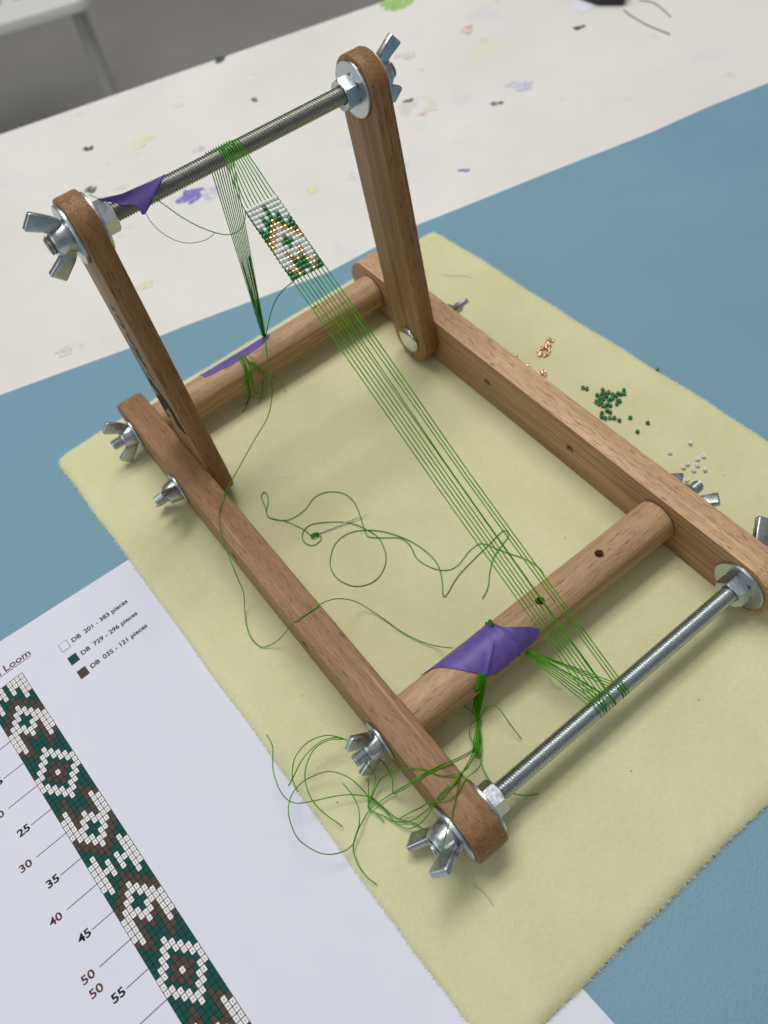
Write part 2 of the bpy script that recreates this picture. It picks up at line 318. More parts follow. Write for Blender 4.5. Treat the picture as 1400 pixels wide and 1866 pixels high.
# ---------------------------------------------------------------- measured positions (working units)
DATA = {
'working_thread': [[67.71,198.55,134.91],[61.81,201.0,131.14],[57.1,203.0,125.52],[52.43,204.0,117.33],[48.82,205.0,107.73],[46.98,206.0,96.76],[45.67,207.0,81.73],[43.8,208.0,70.28],[38.02,209.0,57.07],[26.35,210.0,45.71],[14.33,210.0,34.99],[5.83,209.0,28.99],[-2.32,200.05,33.5],[-9.39,193.4,32.5],[-14.28,184.19,32.5],[-18.03,173.13,32.4],[-20.72,162.51,30.0],[-21.94,159.79,20.0],[-22.7,159.27,10.0],[-26.81,155.07,3.0],[-30.74,148.15,1.0],[-32.77,140.12,1.0],[-31.72,132.82,1.0],[-27.8,129.63,2.0],[-22.47,126.08,8.0],[-17.93,119.95,22.0],[-14.78,115.5,32.3],[-7.46,114.98,32.6],[-0.23,114.81,32.6],[5.13,115.72,29.0],[11.36,117.77,20.0],[17.99,118.04,9.0],[22.08,113.24,3.0],[25.1,103.75,1.0],[27.76,91.4,1.0],[31.71,80.99,1.5],[35.74,72.91,4.0],[35.82,61.45,21.04]],
'needle_thread_a': [[25.76,171.07,0.35],[24.54,177.92,0.35],[20.25,188.12,0.35],[15.9,194.51,0.35],[14.98,198.81,0.35],[16.94,203.56,0.35],[18.41,209.35,0.35],[20.06,212.49,0.35],[22.31,213.03,0.35],[22.23,209.99,0.35],[20.19,205.68,0.35],[15.36,199.97,0.35],[15.17,195.66,0.35],[18.33,190.83,0.35],[23.4,187.24,0.35],[32.56,186.89,0.35],[40.34,189.9,0.35],[46.03,189.82,0.35],[51.59,186.8,0.35],[56.3,179.94,0.35],[56.45,170.71,0.35],[53.03,160.97,0.35],[49.26,151.4,0.35],[49.57,147.82,0.35],[54.93,142.54,0.35],[61.37,136.3,0.35],[62.33,128.96,0.35],[60.05,120.54,0.35],[61.64,112.89,0.35],[64.89,106.92,0.35],[69.8,103.46,0.35],[75.35,103.38,0.35],[82.92,105.58,0.35],[89.25,105.83,0.35],[91.84,104.42,0.35],[93.72,100.92,0.35],[97.4,92.23,0.35],[101.47,84.16,0.35],[103.38,77.63,0.35],[103.4,72.41,0.35],[102.0,69.36,0.35]],
'needle_thread_b': [[29.86,166.82,0.45],[27.8,164.41,0.45],[22.8,164.65,0.45],[20.6,169.44,0.45],[22.3,174.08,0.45],[27.43,176.68,0.45],[33.48,174.63,0.45],[43.06,166.96,0.45],[47.9,160.67,0.45],[51.19,152.43,0.45],[52.68,144.48,0.45],[50.06,135.24,0.45],[44.89,128.55,0.45],[37.82,125.07,0.45],[30.9,125.51,0.45],[24.88,129.51,0.45],[21.35,136.98,0.45],[21.54,144.76,0.45],[25.21,151.43,0.45],[33.11,157.31,0.45],[42.03,157.81,0.45],[50.06,153.44,0.45],[57.27,145.55,0.45],[62.66,135.53,0.45],[65.36,127.1,0.45],[66.49,118.33,0.45],[65.69,109.66,0.45],[61.11,101.06,0.45],[56.2,94.33,0.45],[58.91,94.06,0.45],[69.35,98.11,0.45],[83.47,100.54,0.45],[92.83,101.64,0.45],[100.12,102.89,0.45],[105.45,103.19,0.45],[106.23,100.63,0.45],[103.93,98.54,0.45],[98.16,96.87,0.45],[90.48,94.3,0.45],[83.3,89.25,0.45],[76.06,82.8,0.45],[70.01,80.15,0.45]],
'needle': [[25.48,169.98,0.8],[56.9,160.26,1.6]],
'eye_knot': [[25.46,170.48,0.8],[27.46,169.9,1.6],[29.53,168.69,1.4],[27.51,167.79,1.8],[25.21,168.93,1.2],[28.06,169.03,2.0],[29.26,167.37,1.0],[25.74,168.43,1.8],[25.41,170.35,1.0]],
'tail_top': [[37.41,253.0,166.71],[40.97,251.0,160.82],[45.58,249.0,153.37],[51.54,246.0,146.38],[58.33,243.0,140.88],[62.42,240.0,140.5],[65.26,237.0,142.91],[66.89,234.0,147.43],[67.68,230.86,153.52]],
'tail_top2': [[31.27,253.0,163.88],[31.8,252.0,157.62],[34.27,251.0,150.98],[38.6,250.0,144.91],[44.22,250.0,140.2],[50.82,250.0,137.67],[55.35,250.0,137.59],[57.5,250.0,138.53]],
'tail_top3': [[13.18,258.0,178.0],[14.56,258.0,176.49],[15.98,257.0,174.91],[16.79,255.0,173.06],[16.83,253.0,172.41]],
'back_tassel': [[[59.62,287.91,28.26],[58.6,284.25,27.97],[58.4,281.54,26.93],[57.93,278.88,24.98],[56.62,276.38,21.37],[55.54,275.5,15.16],[56.73,281.28,4.0],[52.97,278.79,1.4],[48.78,278.29,1.0],[45.2,278.52,1.0]],[[60.17,287.33,28.3],[59.63,282.55,27.41],[58.26,278.74,24.85],[55.92,275.9,20.08],[54.7,276.21,12.44],[54.66,279.51,2.4],[50.54,276.62,1.0],[47.16,274.21,1.0]],[[61.3,287.7,28.28],[60.72,282.8,27.51],[59.32,278.91,25.02],[57.65,276.14,20.79],[55.93,275.55,14.83],[55.84,280.25,3.2],[49.99,275.74,1.0],[44.9,273.56,1.0]],[[62.15,287.59,28.28],[62.43,282.66,27.46],[61.04,278.81,24.92],[59.76,276.71,22.06],[58.06,275.42,16.1],[59.6,280.88,5.0],[58.88,277.59,3.3]],[[62.42,287.31,28.3],[61.64,282.23,27.27],[62.2,279.59,25.63],[63.68,277.79,23.76],[64.3,275.73,19.46],[65.61,279.8,7.0],[62.28,275.97,4.0],[58.74,273.75,1.6],[56.08,271.71,1.0]],[[62.99,287.49,28.29],[62.89,281.5,26.91],[64.49,278.61,24.71],[66.19,276.38,21.37],[67.1,275.47,15.39],[66.98,277.08,6.4],[64.17,274.16,4.0],[60.97,273.25,2.3]],[[65.25,287.47,28.29],[65.11,283.84,27.86],[66.09,280.97,26.61]],[[62.7,287.03,28.3],[62.58,281.68,27.01],[64.67,279.82,25.81],[66.77,277.26,22.99],[67.78,275.89,20.04],[69.72,275.62,14.44],[73.97,274.1,8.0],[74.5,269.85,6.4],[73.07,265.18,3.8]],[[61.29,286.95,28.3],[59.02,281.19,26.74],[56.4,277.77,23.72],[54.88,275.83,19.82],[54.7,276.21,12.44],[55.47,279.21,2.6],[56.67,276.89,2.1],[59.48,273.98,2.0],[62.11,273.33,2.8],[65.2,275.04,4.8]],[[59.61,287.15,28.3],[58.71,283.14,27.64],[58.46,279.97,25.93],[56.68,277.18,22.88],[53.52,275.6,18.82],[52.99,277.76,9.69],[51.87,281.23,2.0]],[[60.73,287.51,28.29],[60.1,281.41,26.86],[58.18,278.19,24.25],[56.96,275.98,20.33],[54.93,275.63,14.4],[56.15,281.84,4.0]]],
'front_tassel': [[[35.85,42.42,25.21],[34.04,41.21,23.96],[32.46,40.06,22.28],[31.5,39.19,20.31],[31.91,40.58,9.0],[29.21,37.45,6.0],[27.39,35.15,4.0],[26.23,33.42,2.5],[20.08,27.72,2.0],[15.42,24.6,3.0],[10.77,23.5,8.0],[5.16,20.56,22.0],[0.16,18.56,32.8],[-5.66,20.44,32.8],[-11.73,21.96,32.8],[-16.88,22.81,32.6],[-19.45,25.9,22.0],[-21.48,29.79,10.0],[-24.47,32.27,3.0],[-30.6,33.34,2.0],[-37.01,33.41,2.0],[-42.9,31.01,3.0],[-45.56,29.63,4.0],[-47.8,28.22,4.0],[-51.5,26.29,3.0],[-56.56,26.39,4.0],[-61.8,28.69,6.0],[-65.6,32.95,8.0],[-68.47,41.01,9.0],[-67.49,49.27,8.0],[-64.51,55.84,7.0],[-59.06,60.32,6.0],[-51.61,60.71,7.0],[-42.02,57.14,8.0],[-36.55,50.14,7.0],[-34.59,43.31,5.0],[-34.31,37.58,3.0],[-37.01,34.63,2.0],[-35.83,30.93,2.0],[-35.06,25.66,1.5]],[[36.43,42.09,24.91],[34.78,40.84,23.49],[33.3,39.71,21.6],[32.33,38.94,19.45],[32.48,40.09,9.0],[29.55,37.16,6.0],[27.57,35.01,4.0],[26.29,33.38,2.5],[20.46,27.4,2.0],[15.63,24.1,3.0],[10.66,22.63,8.0],[5.06,19.72,22.0],[0.06,17.75,32.8],[-5.74,19.63,32.8],[-11.81,21.15,32.8],[-16.95,22.01,32.6],[-19.52,25.07,22.0],[-21.55,28.93,10.0],[-24.7,31.8,4.0],[-21.89,35.63,5.0],[-20.56,38.93,5.0],[-19.93,42.79,6.0],[-20.28,46.2,7.0]],[[37.41,41.55,24.36],[36.03,40.26,22.62],[34.75,39.17,20.27],[33.82,38.64,17.61],[33.44,39.28,9.0],[30.13,36.67,6.0],[27.86,34.76,4.0],[26.39,33.3,2.5],[19.81,26.28,2.0],[14.08,23.03,4.0],[5.36,16.62,20.0],[-1.56,12.02,33.0],[-9.6,11.51,33.0],[-14.49,10.88,32.6],[-17.15,12.66,22.0],[-21.24,16.52,6.0],[-26.0,18.4,2.0],[-31.32,22.6,1.5],[-33.64,27.49,1.5],[-35.88,31.27,2.0],[-36.54,34.85,2.0],[-32.35,39.95,4.0],[-29.55,43.41,7.0]],[[37.81,41.35,24.12],[36.54,40.03,22.23],[35.36,38.99,19.65],[34.49,38.6,16.59],[33.83,38.95,9.0],[30.36,36.48,6.0],[27.97,34.66,4.0],[26.43,33.26,2.5],[20.19,25.97,2.0],[14.83,22.4,4.0],[6.23,16.2,20.0],[-1.07,11.91,33.0],[-8.09,10.54,33.0],[-14.11,9.94,32.8],[-17.04,11.71,22.0],[-22.27,13.51,8.0],[-25.74,14.63,4.0],[-28.92,16.65,2.0],[-30.86,20.0,2.0],[-31.72,23.97,2.0],[-31.82,29.76,2.0],[-33.26,35.52,2.0],[-34.02,37.96,3.0],[-39.44,42.96,5.0],[-45.79,46.92,6.0],[-54.84,51.26,7.0],[-61.54,55.84,7.0],[-63.54,62.68,8.0],[-60.92,73.05,9.0],[-55.18,81.84,10.0],[-54.26,88.85,9.0]],[[-35.59,36.52,2.0],[-35.21,35.57,3.0],[-30.13,39.01,5.0],[-26.57,41.83,8.0],[-26.43,48.52,10.0],[-26.72,58.88,12.0],[-27.93,63.16,12.0],[-33.16,68.64,14.0],[-41.33,71.09,15.0],[-49.38,70.22,13.0],[-54.12,67.03,10.0],[-56.39,64.34,7.0],[-57.54,60.12,3.0]],[[-27.93,63.16,12.0],[-30.79,65.78,13.0],[-37.04,67.94,14.0],[-46.75,67.79,12.0],[-55.71,65.36,7.0],[-59.35,65.08,3.0]],[[-28.08,62.96,12.0],[-33.71,66.14,14.0],[-41.02,67.04,14.0],[-48.35,63.7,12.0],[-52.51,59.14,9.0],[-54.57,51.99,6.0],[-53.62,44.56,4.0],[-51.32,37.58,3.0],[-50.61,35.52,2.0]],[[-39.86,47.72,10.0],[-39.47,41.91,9.0],[-40.52,35.84,8.0],[-44.07,30.75,6.0],[-47.99,28.38,4.0],[-51.31,26.14,3.0],[-53.46,22.69,2.0],[-54.63,17.25,1.5],[-54.35,11.74,1.5],[-53.0,7.46,1.0]],[[38.01,41.24,24.0],[36.79,39.92,22.03],[35.67,38.9,19.31],[34.86,38.62,15.95],[34.02,38.79,9.0],[30.48,36.38,6.0],[28.03,34.62,4.0],[26.45,33.25,2.5],[20.58,25.65,2.0],[15.87,22.84,4.0],[7.92,16.81,18.0],[0.66,12.21,33.0],[-5.85,15.28,33.0],[-8.91,18.97,33.0],[-10.73,22.81,33.0],[-14.85,27.1,33.0],[-17.21,30.41,28.0],[-19.65,34.31,20.0],[-24.89,39.19,8.0],[-29.78,38.46,4.0],[-35.02,36.05,2.0]],[[0.66,12.21,33.0],[-1.56,12.02,33.0],[-7.73,6.86,33.0],[-14.52,1.93,33.0],[-18.67,-0.63,33.0],[-22.49,-2.21,26.0],[-26.36,-4.94,24.0]],[[14.2,16.35,10.0],[7.45,11.04,26.0],[2.66,9.4,33.0],[-0.86,9.42,33.0],[-7.63,6.96,33.3],[-14.21,9.11,33.0],[-17.65,13.74,26.0],[-19.11,17.27,12.0],[-24.62,21.13,3.0],[-29.48,22.13,2.0]],[[26.24,33.19,3.0],[25.31,38.39,8.0],[22.81,41.08,11.0],[18.05,42.94,14.0],[12.76,44.37,14.0],[7.42,45.13,12.0],[3.36,45.25,9.0]],[[26.78,33.42,3.0],[31.21,33.76,8.0],[34.04,32.42,10.0],[35.53,29.28,9.0],[35.2,21.56,6.0],[35.58,14.64,1.5]],[[21.68,28.04,2.0],[16.87,22.19,2.0],[14.48,18.36,2.0],[12.61,12.93,2.0],[11.87,6.69,2.0],[14.54,0.76,3.0],[18.16,-4.04,3.0],[22.0,-6.86,2.0],[24.71,-7.83,1.0]],[[25.85,33.51,3.0],[22.57,33.56,3.0],[19.07,31.45,3.0],[17.52,27.77,3.0],[17.13,23.6,2.0],[16.12,20.22,2.0],[19.47,23.28,2.0],[23.74,29.21,3.0],[26.24,33.19,3.0]],[[26.05,33.35,3.0],[26.32,36.26,5.0],[27.25,38.42,6.0],[29.95,39.59,6.0]],[[-31.82,29.76,2.0],[-32.93,34.33,2.0],[-33.29,38.33,2.0],[-32.13,33.37,2.0],[-30.18,24.06,1.5],[-26.66,18.8,1.5],[-25.0,15.81,2.0],[-24.1,12.13,4.0]],[[36.04,42.31,25.11],[34.29,41.09,23.81],[32.74,39.94,22.06],[31.78,39.1,20.04],[32.1,40.42,9.0],[29.32,37.36,6.0],[27.45,35.1,4.0],[26.25,33.41,2.5],[20.35,29.16,2.0],[16.29,25.27,2.0],[14.51,21.76,1.5]],[[36.82,41.87,24.69],[35.27,40.6,23.16],[33.87,39.48,21.1],[32.91,38.79,18.79],[32.87,39.77,9.0],[29.78,36.97,6.0],[27.68,34.91,4.0],[26.33,33.34,2.5],[21.11,28.52,2.0],[17.05,24.64,2.0],[15.12,21.25,1.5]],[[37.21,41.66,24.47],[35.77,40.37,22.8],[34.46,39.27,20.56],[33.51,38.68,18.04],[33.25,39.44,9.0],[30.02,36.77,6.0],[27.8,34.81,4.0],[26.37,33.31,2.5],[21.49,28.2,2.0],[17.43,24.32,2.0],[15.42,21.0,1.5]],[[38.21,41.14,23.87],[37.05,39.81,21.82],[35.99,38.83,18.95],[35.28,38.71,15.09],[34.21,38.63,9.0],[30.59,36.29,6.0],[28.09,34.57,4.0],[26.46,33.23,2.5],[22.45,27.4,2.0],[18.38,23.53,2.0],[16.18,20.37,1.5]]],
'green': [[207.1,146.2],[208.1,144.0],[214.0,137.1],[215.1,133.5],[211.3,135.1],[213.0,133.7],[208.8,136.4],[210.6,132.8],[212.0,132.1],[207.6,133.1],[206.8,131.2],[204.7,133.3],[204.6,131.0],[205.3,128.5],[205.9,127.7],[207.4,127.3],[208.3,125.6],[210.9,129.1],[212.1,128.8],[215.5,130.8],[213.7,128.8],[216.0,128.5],[218.3,129.2],[218.7,127.6],[222.5,128.6],[220.7,126.5],[214.1,125.5],[214.7,124.3],[212.0,124.0],[204.3,124.3],[204.7,122.3],[200.9,125.0],[198.8,123.3],[199.4,121.1],[201.6,119.6],[203.2,117.7],[203.9,114.6],[208.4,134.2],[209.1,131.7],[209.8,111.8],[213.9,102.6],[205.1,102.0]],
'green_mat': [251.3,128.9],
'gold': [[220.8,188.1],[221.5,186.5],[218.5,188.3],[217.8,186.4],[217.5,184.7],[215.4,185.9],[212.9,185.9],[214.3,184.3],[215.0,182.8],[210.9,185.6],[208.8,185.3],[207.3,183.1],[209.3,180.8],[211.3,180.3],[213.8,181.4],[208.9,183.4],[199.3,172.6],[199.2,170.5],[198.5,168.7],[198.0,170.8],[196.4,181.3],[197.0,192.9]],
'white': [[219.5,77.1],[206.8,80.1],[217.8,66.6],[214.0,67.3],[207.6,68.8],[204.3,68.6],[210.9,64.7],[206.7,63.7],[211.3,60.0],[199.1,61.8]],
'mat_edge': [[-67.6,405.7],[-23.7,394.2],[20.7,381.5],[55.6,373.7],[110.0,359.2],[162.3,346.2],[237.8,341.1],[299.1,326.8],[367.4,311.5],[432.7,296.3],[484.0,287.9],[538.2,275.2]],
'tape_top_T': [],
'tape_top': [[[15.97,258.93,173.97],[16.17,258.8,173.79],[16.38,258.66,173.62],[16.59,258.53,173.44],[16.79,258.4,173.26],[17.0,258.26,173.08],[17.21,258.13,172.9]],[[21.03,258.21,173.01],[20.94,257.96,172.68],[20.85,257.72,172.36],[20.76,257.47,172.03],[20.67,257.23,171.7],[20.58,256.98,171.38],[20.49,256.74,171.05]],[[26.14,257.48,172.04],[25.71,257.09,171.51],[25.28,256.69,170.99],[24.85,256.3,170.46],[24.41,255.9,169.93],[23.98,255.5,169.4],[23.55,255.11,168.88]],[[30.85,257.32,171.83],[30.18,256.8,171.13],[29.51,256.27,170.42],[28.85,255.74,169.72],[28.18,255.21,169.01],[27.51,254.68,168.31],[26.85,254.15,167.6]],[[36.13,257.16,171.61],[34.99,256.44,170.66],[33.84,255.72,169.7],[32.7,255.01,168.74],[31.55,254.29,167.78],[30.41,253.57,166.82],[29.26,252.85,165.86]],[[41.46,256.99,171.39],[39.63,255.94,169.99],[37.81,254.89,168.59],[35.98,253.84,167.19],[34.15,252.79,165.78],[32.32,251.73,164.38],[30.49,250.68,162.97]],[[47.38,256.82,171.16],[47.25,256.78,171.11],[47.12,256.75,171.06],[46.98,256.71,171.01],[46.85,256.67,170.96],[46.72,256.63,170.91],[46.58,256.6,170.86]]],
'tape_back': [[34.5,46.6],[37.55,84.3],[45.77,87.3],[57.24,90.0],[67.12,90.4],[77.36,88.9],[83.99,81.0],[85.66,46.5],[78.39,46.7],[66.26,46.7],[55.75,46.8],[46.56,46.7],[39.29,46.7]],
'tape_front': [[15.63,20.8],[21.7,20.9],[34.62,20.8],[44.71,20.9],[52.9,20.8],[55.99,44.1],[57.97,79.0],[62.46,100.4],[67.1,116.3],[71.52,140.3],[67.7,155.6],[63.13,157.7],[54.61,158.7],[49.42,161.5],[42.71,162.7],[38.85,148.5],[35.27,129.4],[31.53,107.9],[27.62,83.7],[23.71,56.7],[20.94,37.9]],
'stamp_strokes': [[[258.24,126.13],[255.32,124.17]],[[253.69,127.52],[253.41,125.22]],[[253.08,124.09],[251.29,121.97]],[[256.98,120.76],[255.12,119.82]],[[256.74,117.56],[255.31,115.33],[251.47,116.32]],[[252.06,121.06],[250.24,119.73],[249.92,117.77]],[[250.7,116.85],[250.74,115.62]],[[250.41,114.04],[250.09,112.03]],[[254.77,109.61],[250.57,108.62]],[[253.34,106.47],[248.32,106.89],[247.98,105.26]],[[255.51,100.51],[251.98,100.7],[247.3,101.53]],[[247.2,105.81],[248.43,102.62]],[[254.49,96.3],[251.71,96.81],[248.18,97.02]],[[246.91,101.6],[246.96,99.43]],[[251.41,93.76],[248.65,93.84],[247.91,92.2]],[[246.62,97.31],[245.9,94.36],[244.38,92.43]],[[249.62,86.88],[246.84,86.98],[243.29,86.78]],[[255.44,81.99],[253.45,80.52],[250.21,80.26]]],
'stamp_logo': [[254.7,79.78],[249.66,79.78],[242.03,76.64],[237.11,74.53],[233.53,69.94],[231.23,62.22],[227.54,56.36],[233.9,53.55],[242.3,52.53],[241.27,61.43],[243.54,65.38],[253.7,54.31],[247.46,55.3],[253.86,49.54],[255.67,53.23],[256.96,57.59],[258.21,62.47],[251.8,69.57],[248.05,70.97],[253.53,73.57],[257.78,72.63]],
'chair': [[338.9,1936.0],[533.2,1877.1],[391.9,2039.7],[426.2,2035.3],[374.4,2022.9]],
'chair_leg': [[531.5,1948.2],[560.9,1934.4]],
'splots': [[138.3,502.3],[151.2,493.6],[174.3,553.6],[248.3,582.1],[106.6,630.6],[145.3,602.8],[209.8,435.3],[436.1,617.7],[305.6,366.4],[414.1,421.1],[344.3,454.9],[332.6,451.3],[337.4,475.5],[263.5,667.2],[58.6,433.0],[382.6,416.6],[445.5,525.4],[510.0,450.7],[82.5,573.2],[175.7,306.3],[-15.4,413.2],[381.8,535.1]],
'black': [[546.3,483.5],[546.6,466.8],[561.9,447.0],[594.0,471.8]],
'scrap': [[539.7,492.1],[528.0,466.6],[548.7,464.1],[558.1,484.8]],
'strand': [[555.4,441.0,-4.5],[552.1,429.5,-4.5],[548.9,407.7,-4.5],[548.9,382.7,-4.5]],
'strand2': [[576.6,442.6,-4.5],[580.9,430.5,-4.5],[576.4,414.0,-4.5],[571.3,402.0,-4.5]],
'specks': [[37.8,213.3],[109.7,-23.2],[155.1,28.9],[-46.2,45.9],[-30.3,97.8],[11.2,47.8],[62.6,-26.2],[126.3,78.8],[216.6,51.4]],
'hairs': [[[-21.28,-17.34,0.3],[-20.19,-22.28,0.4],[-19.99,-26.46,0.5],[-20.57,-29.12,0.3]],[[212.95,283.14,0.3],[216.94,276.37,0.5],[222.39,271.42,0.6],[224.53,266.62,0.3]],[[65.69,28.16,0.3],[64.7,23.51,0.5],[66.32,20.1,0.3]],[[-13.75,169.36,0.3],[-9.96,168.55,0.5],[-7.32,165.03,0.3]]]}
# ================================================================ setting: floor and table
def sheet(name, xs, ys, z, material, parent=None):
    vs = [(xs[0], ys[0], z), (xs[1], ys[0], z), (xs[1], ys[1], z), (xs[0], ys[1], z)]
    return place(name, mesh_from(name, vs, [(0, 1, 2, 3)], False), material, parent)
fl = sheet('floor', (-6000, 9000), (-5000, 12000), -1030, M['floor']); fl['kind'] = 'structure'
E1 = V((0.974, -0.2265, 0)); E2 = V((0.2265, 0.974, 0))          # table runs a little askew to the loom
FAR = V((60.2, 718.9, 0))
def tab(a, b, z): p = FAR+E1*a+E2*b; return (p.x, p.y, z)
table = thing('table', tab(250, -600, -1030), 'white work table stained with paint splashes under the blue mat', 'table')
def boxbm(x0, x1, y0, y1, z0, z1, bev=0, seg=2):
    bm = bmesh.new(); bmesh.ops.create_cube(bm, size=1.0)
    for v in bm.verts: v.co = V(((x0+x1)/2+v.co.x*(x1-x0), (y0+y1)/2+v.co.y*(y1-y0), (z0+z1)/2+v.co.z*(z1-z0)))
    if bev: bmesh.ops.bevel(bm, geom=list(bm.edges), offset=bev, segments=seg, affect='EDGES', profile=0.5)
    return bm
TF = frame((FAR.x, FAR.y, 0), (E1.x, E1.y, 0), (E2.x, E2.y, 0), (0, 0, 1))
place('tabletop', mesh_bm('tabletop', boxbm(-900, 1500, -1250, 0, -45, -5.3, 2.5)), M['table'], table, TF)
for a, b in ((-840, -60), (1440, -60), (-840, -1190), (1440, -1190)):
    place('leg', mesh_bm('leg', boxbm(a-22, a+22, b-22, b+22, -1030, -45.2, 3)), M['chair_leg'], table, TF)
# paint splashes that have a shape of their own
def blob(name, c, r, col, n=22, z=-5.2, el=1.0, rot=0.0, parts=1):
    vs, fs = [], []
    for q in range(parts):
        cx = c[0]+(random.uniform(-1, 1)*r*1.1 if q else 0); cy = c[1]+(random.uniform(-1, 1)*r*1.1 if q else 0); rr = r*(1 if q == 0 else random.uniform(0.25, 0.6))
        ph = [random.uniform(0, 6.28) for _ in range(4)]; i0 = len(vs)
        for k in range(n):
            a = 2*math.pi*k/n; s = rr*(1+0.28*math.sin(2*a+ph[0])+0.2*math.sin(3*a+ph[1])+0.12*math.sin(5*a+ph[2])+0.08*math.sin(7*a+ph[3]))
            x, y = s*math.cos(a)*el, s*math.sin(a); vs.append((cx+x*math.cos(rot)-y*math.sin(rot), cy+x*math.sin(rot)+y*math.cos(rot), z+0.1*q+0.1))
        fs.append(tuple(range(i0, i0+n)))
    key = 'paint_%02d%02d%02d' % tuple(int(99*x) for x in col)
    if key not in M:
        m, t, b = mat(key); M[key] = m
        nz = noise(t, coord(t, (0.25, 0.25, 0.25)), 1.0, 5.0, 0.7)
        L(t, mix(t, ramp(t, nz, [(0.30, (0, 0, 0)), (0.46, (1, 1, 1))] if sum(col) < 1.0 else [(0.40, (0, 0, 0)), (0.60, (0.9, 0.9, 0.9))]), (0.74, 0.72, 0.69), col), b.inputs['Base Color']); b.inputs['Roughness'].default_value = 0.5
    place(name, mesh_from(name, vs, fs, False), M[key], table)
SPL = DATA['splots']
violet, dark, yellow, green, red, lilac = (0.20, 0.17, 0.52), (0.05, 0.07, 0.07), (0.72, 0.70, 0.30), (0.30, 0.52, 0.12), (0.62, 0.25, 0.26), (0.45, 0.43, 0.68)
for i, (r, col, el, parts) in enumerate([(9, violet, 1.5, 4), (8, lilac, 1.6, 3), (4.5, lilac, 1.5, 1), (4.2, dark, 0.8, 2), (5, dark, 0.9, 2), (9, yellow, 1.2, 2), (5, yellow, 1.5, 1), (14, green, 1.6, 3), (4, violet, 0.8, 2), (9, lilac, 1.6, 2), (8, (0.55, 0.68, 0.42), 1.1, 1), (4, red, 1.2, 1), (3.4, dark, 1.5, 1), (6, dark, 1.3, 3), (5, yellow, 1.3, 2), (4, dark, 1.4, 1), (7, red, 1.2, 1), (5, dark, 1.1, 1), (5, dark, 1.2, 2), (2.5, red, 1, 1), (5, (0.6, 0.5, 0.5), 1.3, 2), (9, (0.66, 0.52, 0.50), 1.2, 1)]):
    blob('paint_stain', SPL[i], r*0.78, col, z=-5.24+0.004*i, el=el, rot=random.uniform(-0.6, 0.6), parts=parts)
# ---------------------------------------------------------------- blue mat
ME = DATA['mat_edge']; ME = [(ME[0][0]-420, ME[0][1]+101)]+ME+[(980, 175)]
edge = []
for (xa, ya), (xb, yb) in zip(ME[:-1], ME[1:]):
    for k in range(8): edge.append(V((xa+(xb-xa)*k/8, ya+(yb-ya)*k/8, 0)))
edge.append(V((*ME[-1], 0)))
vs, fs = [], []; NB = 14
for i, p in enumerate(edge):
    for j in range(NB+1):
        s = j/NB; q = p-E2*(1040*s*s); lift = 0.35*math.sin(i*0.21)*max(0, 1-s*9)
        vs.append((q.x, q.y, -4.0+max(0, lift)))
n = len(vs)
for i in range(len(edge)-1):
    for j in range(NB):
        a = i*(NB+1)+j; fs.append((a, a+1, a+NB+2, a+NB+1))
for i, p in enumerate(edge): vs.append((p.x, p.y, -5.25))
for i in range(len(edge)-1): fs.append((i*(NB+1), (i+1)*(NB+1), n+i+1, n+i))
tag(place('blue_mat', mesh_from('blue_mat', vs, fs, True, 40), M['mat']), 'blue leatherette mat spread over the white table under everything', 'mat')
# ---------------------------------------------------------------- pattern sheet
PZ = -3.82
sheet_t = thing('pattern_sheet', (-158, 70, -4), 'printed white bead chart sheet lying half under the yellow felt pad', 'paper sheet')
PC = [(-304, 235.0), (-33.2, 229.3), (-4.6, -190), (-284, -205)]
vs, fs = [], []; NP = 24
for j in range(NP+1):
    for i in range(NP+1):
        u, v = i/NP, j/NP; a = V(PC[0]).lerp(V(PC[1]), u); b = V(PC[3]).lerp(V(PC[2]), u); p = a.lerp(b, v)
        vs.append((p.x, p.y, PZ+0.0))
for j in range(NP):
    for i in range(NP):
        a = j*(NP+1)+i; fs.append((a, a+NP+1, a+NP+2, a+1))
n = len(vs); vs += [(x, y, z-0.12) for x, y, z in vs]
ringi = [i for i in range(NP+1)]+[j*(NP+1)+NP for j in range(1, NP+1)]+[NP*(NP+1)+i for i in range(NP-1, -1, -1)]+[j*(NP+1) for j in range(NP-1, 0, -1)]
for k in range(len(ringi)): a, b = ringi[k], ringi[(k+1) % len(ringi)]; fs.append((a, b, b+n, a+n))
place('page', mesh_from('page', vs, fs, True, 40), M['paper'], sheet_t)
def text(body, name, pos, ang, capw=None, caph=None, material=None, weight=0.0, z=PZ+0.06):
    cu = bpy.data.curves.new(name, 'FONT'); cu.body = body; cu.size = 1.0; cu.offset = weight; cu.resolution_u = 3
    tmp = bpy.data.objects.new('tmp', cu); COL.objects.link(tmp)
    dg = bpy.context.evaluated_depsgraph_get(); me = bpy.data.meshes.new_from_object(tmp.evaluated_get(dg))
    bpy.data.objects.remove(tmp); bpy.data.curves.remove(cu)
    xs = [v.co.x for v in me.vertices]; ys = [v.co.y for v in me.vertices]; x0 = min(xs); w0 = max(xs)-x0; h0 = 0.729
    kx = capw/w0; ky = caph/h0; ca, sa = math.cos(ang), math.sin(ang)
    for v in me.vertices:
        x, y = (v.co.x-x0)*kx, v.co.y*ky; v.co = V(((x*ca-y*sa)*S, (x*sa+y*ca)*S, 0))
    me.materials.clear()
    return place(name, me, material, sheet_t, Tr(pos[0], pos[1], z))
A3 = math.radians(3.2)
for (x, y), body, ww in (((-107.3, 203.8), 'DB  201 - 383 pieces', 34.4), ((-106.6, 193.6), 'DB  729 - 296 pieces', 34.4), ((-105.9, 183.3), 'DB  035 - 121 pieces', 34.4)):
    text(body, 'printed_line', (x, y), A3, ww, 2.8, M['ink'], 0.022)
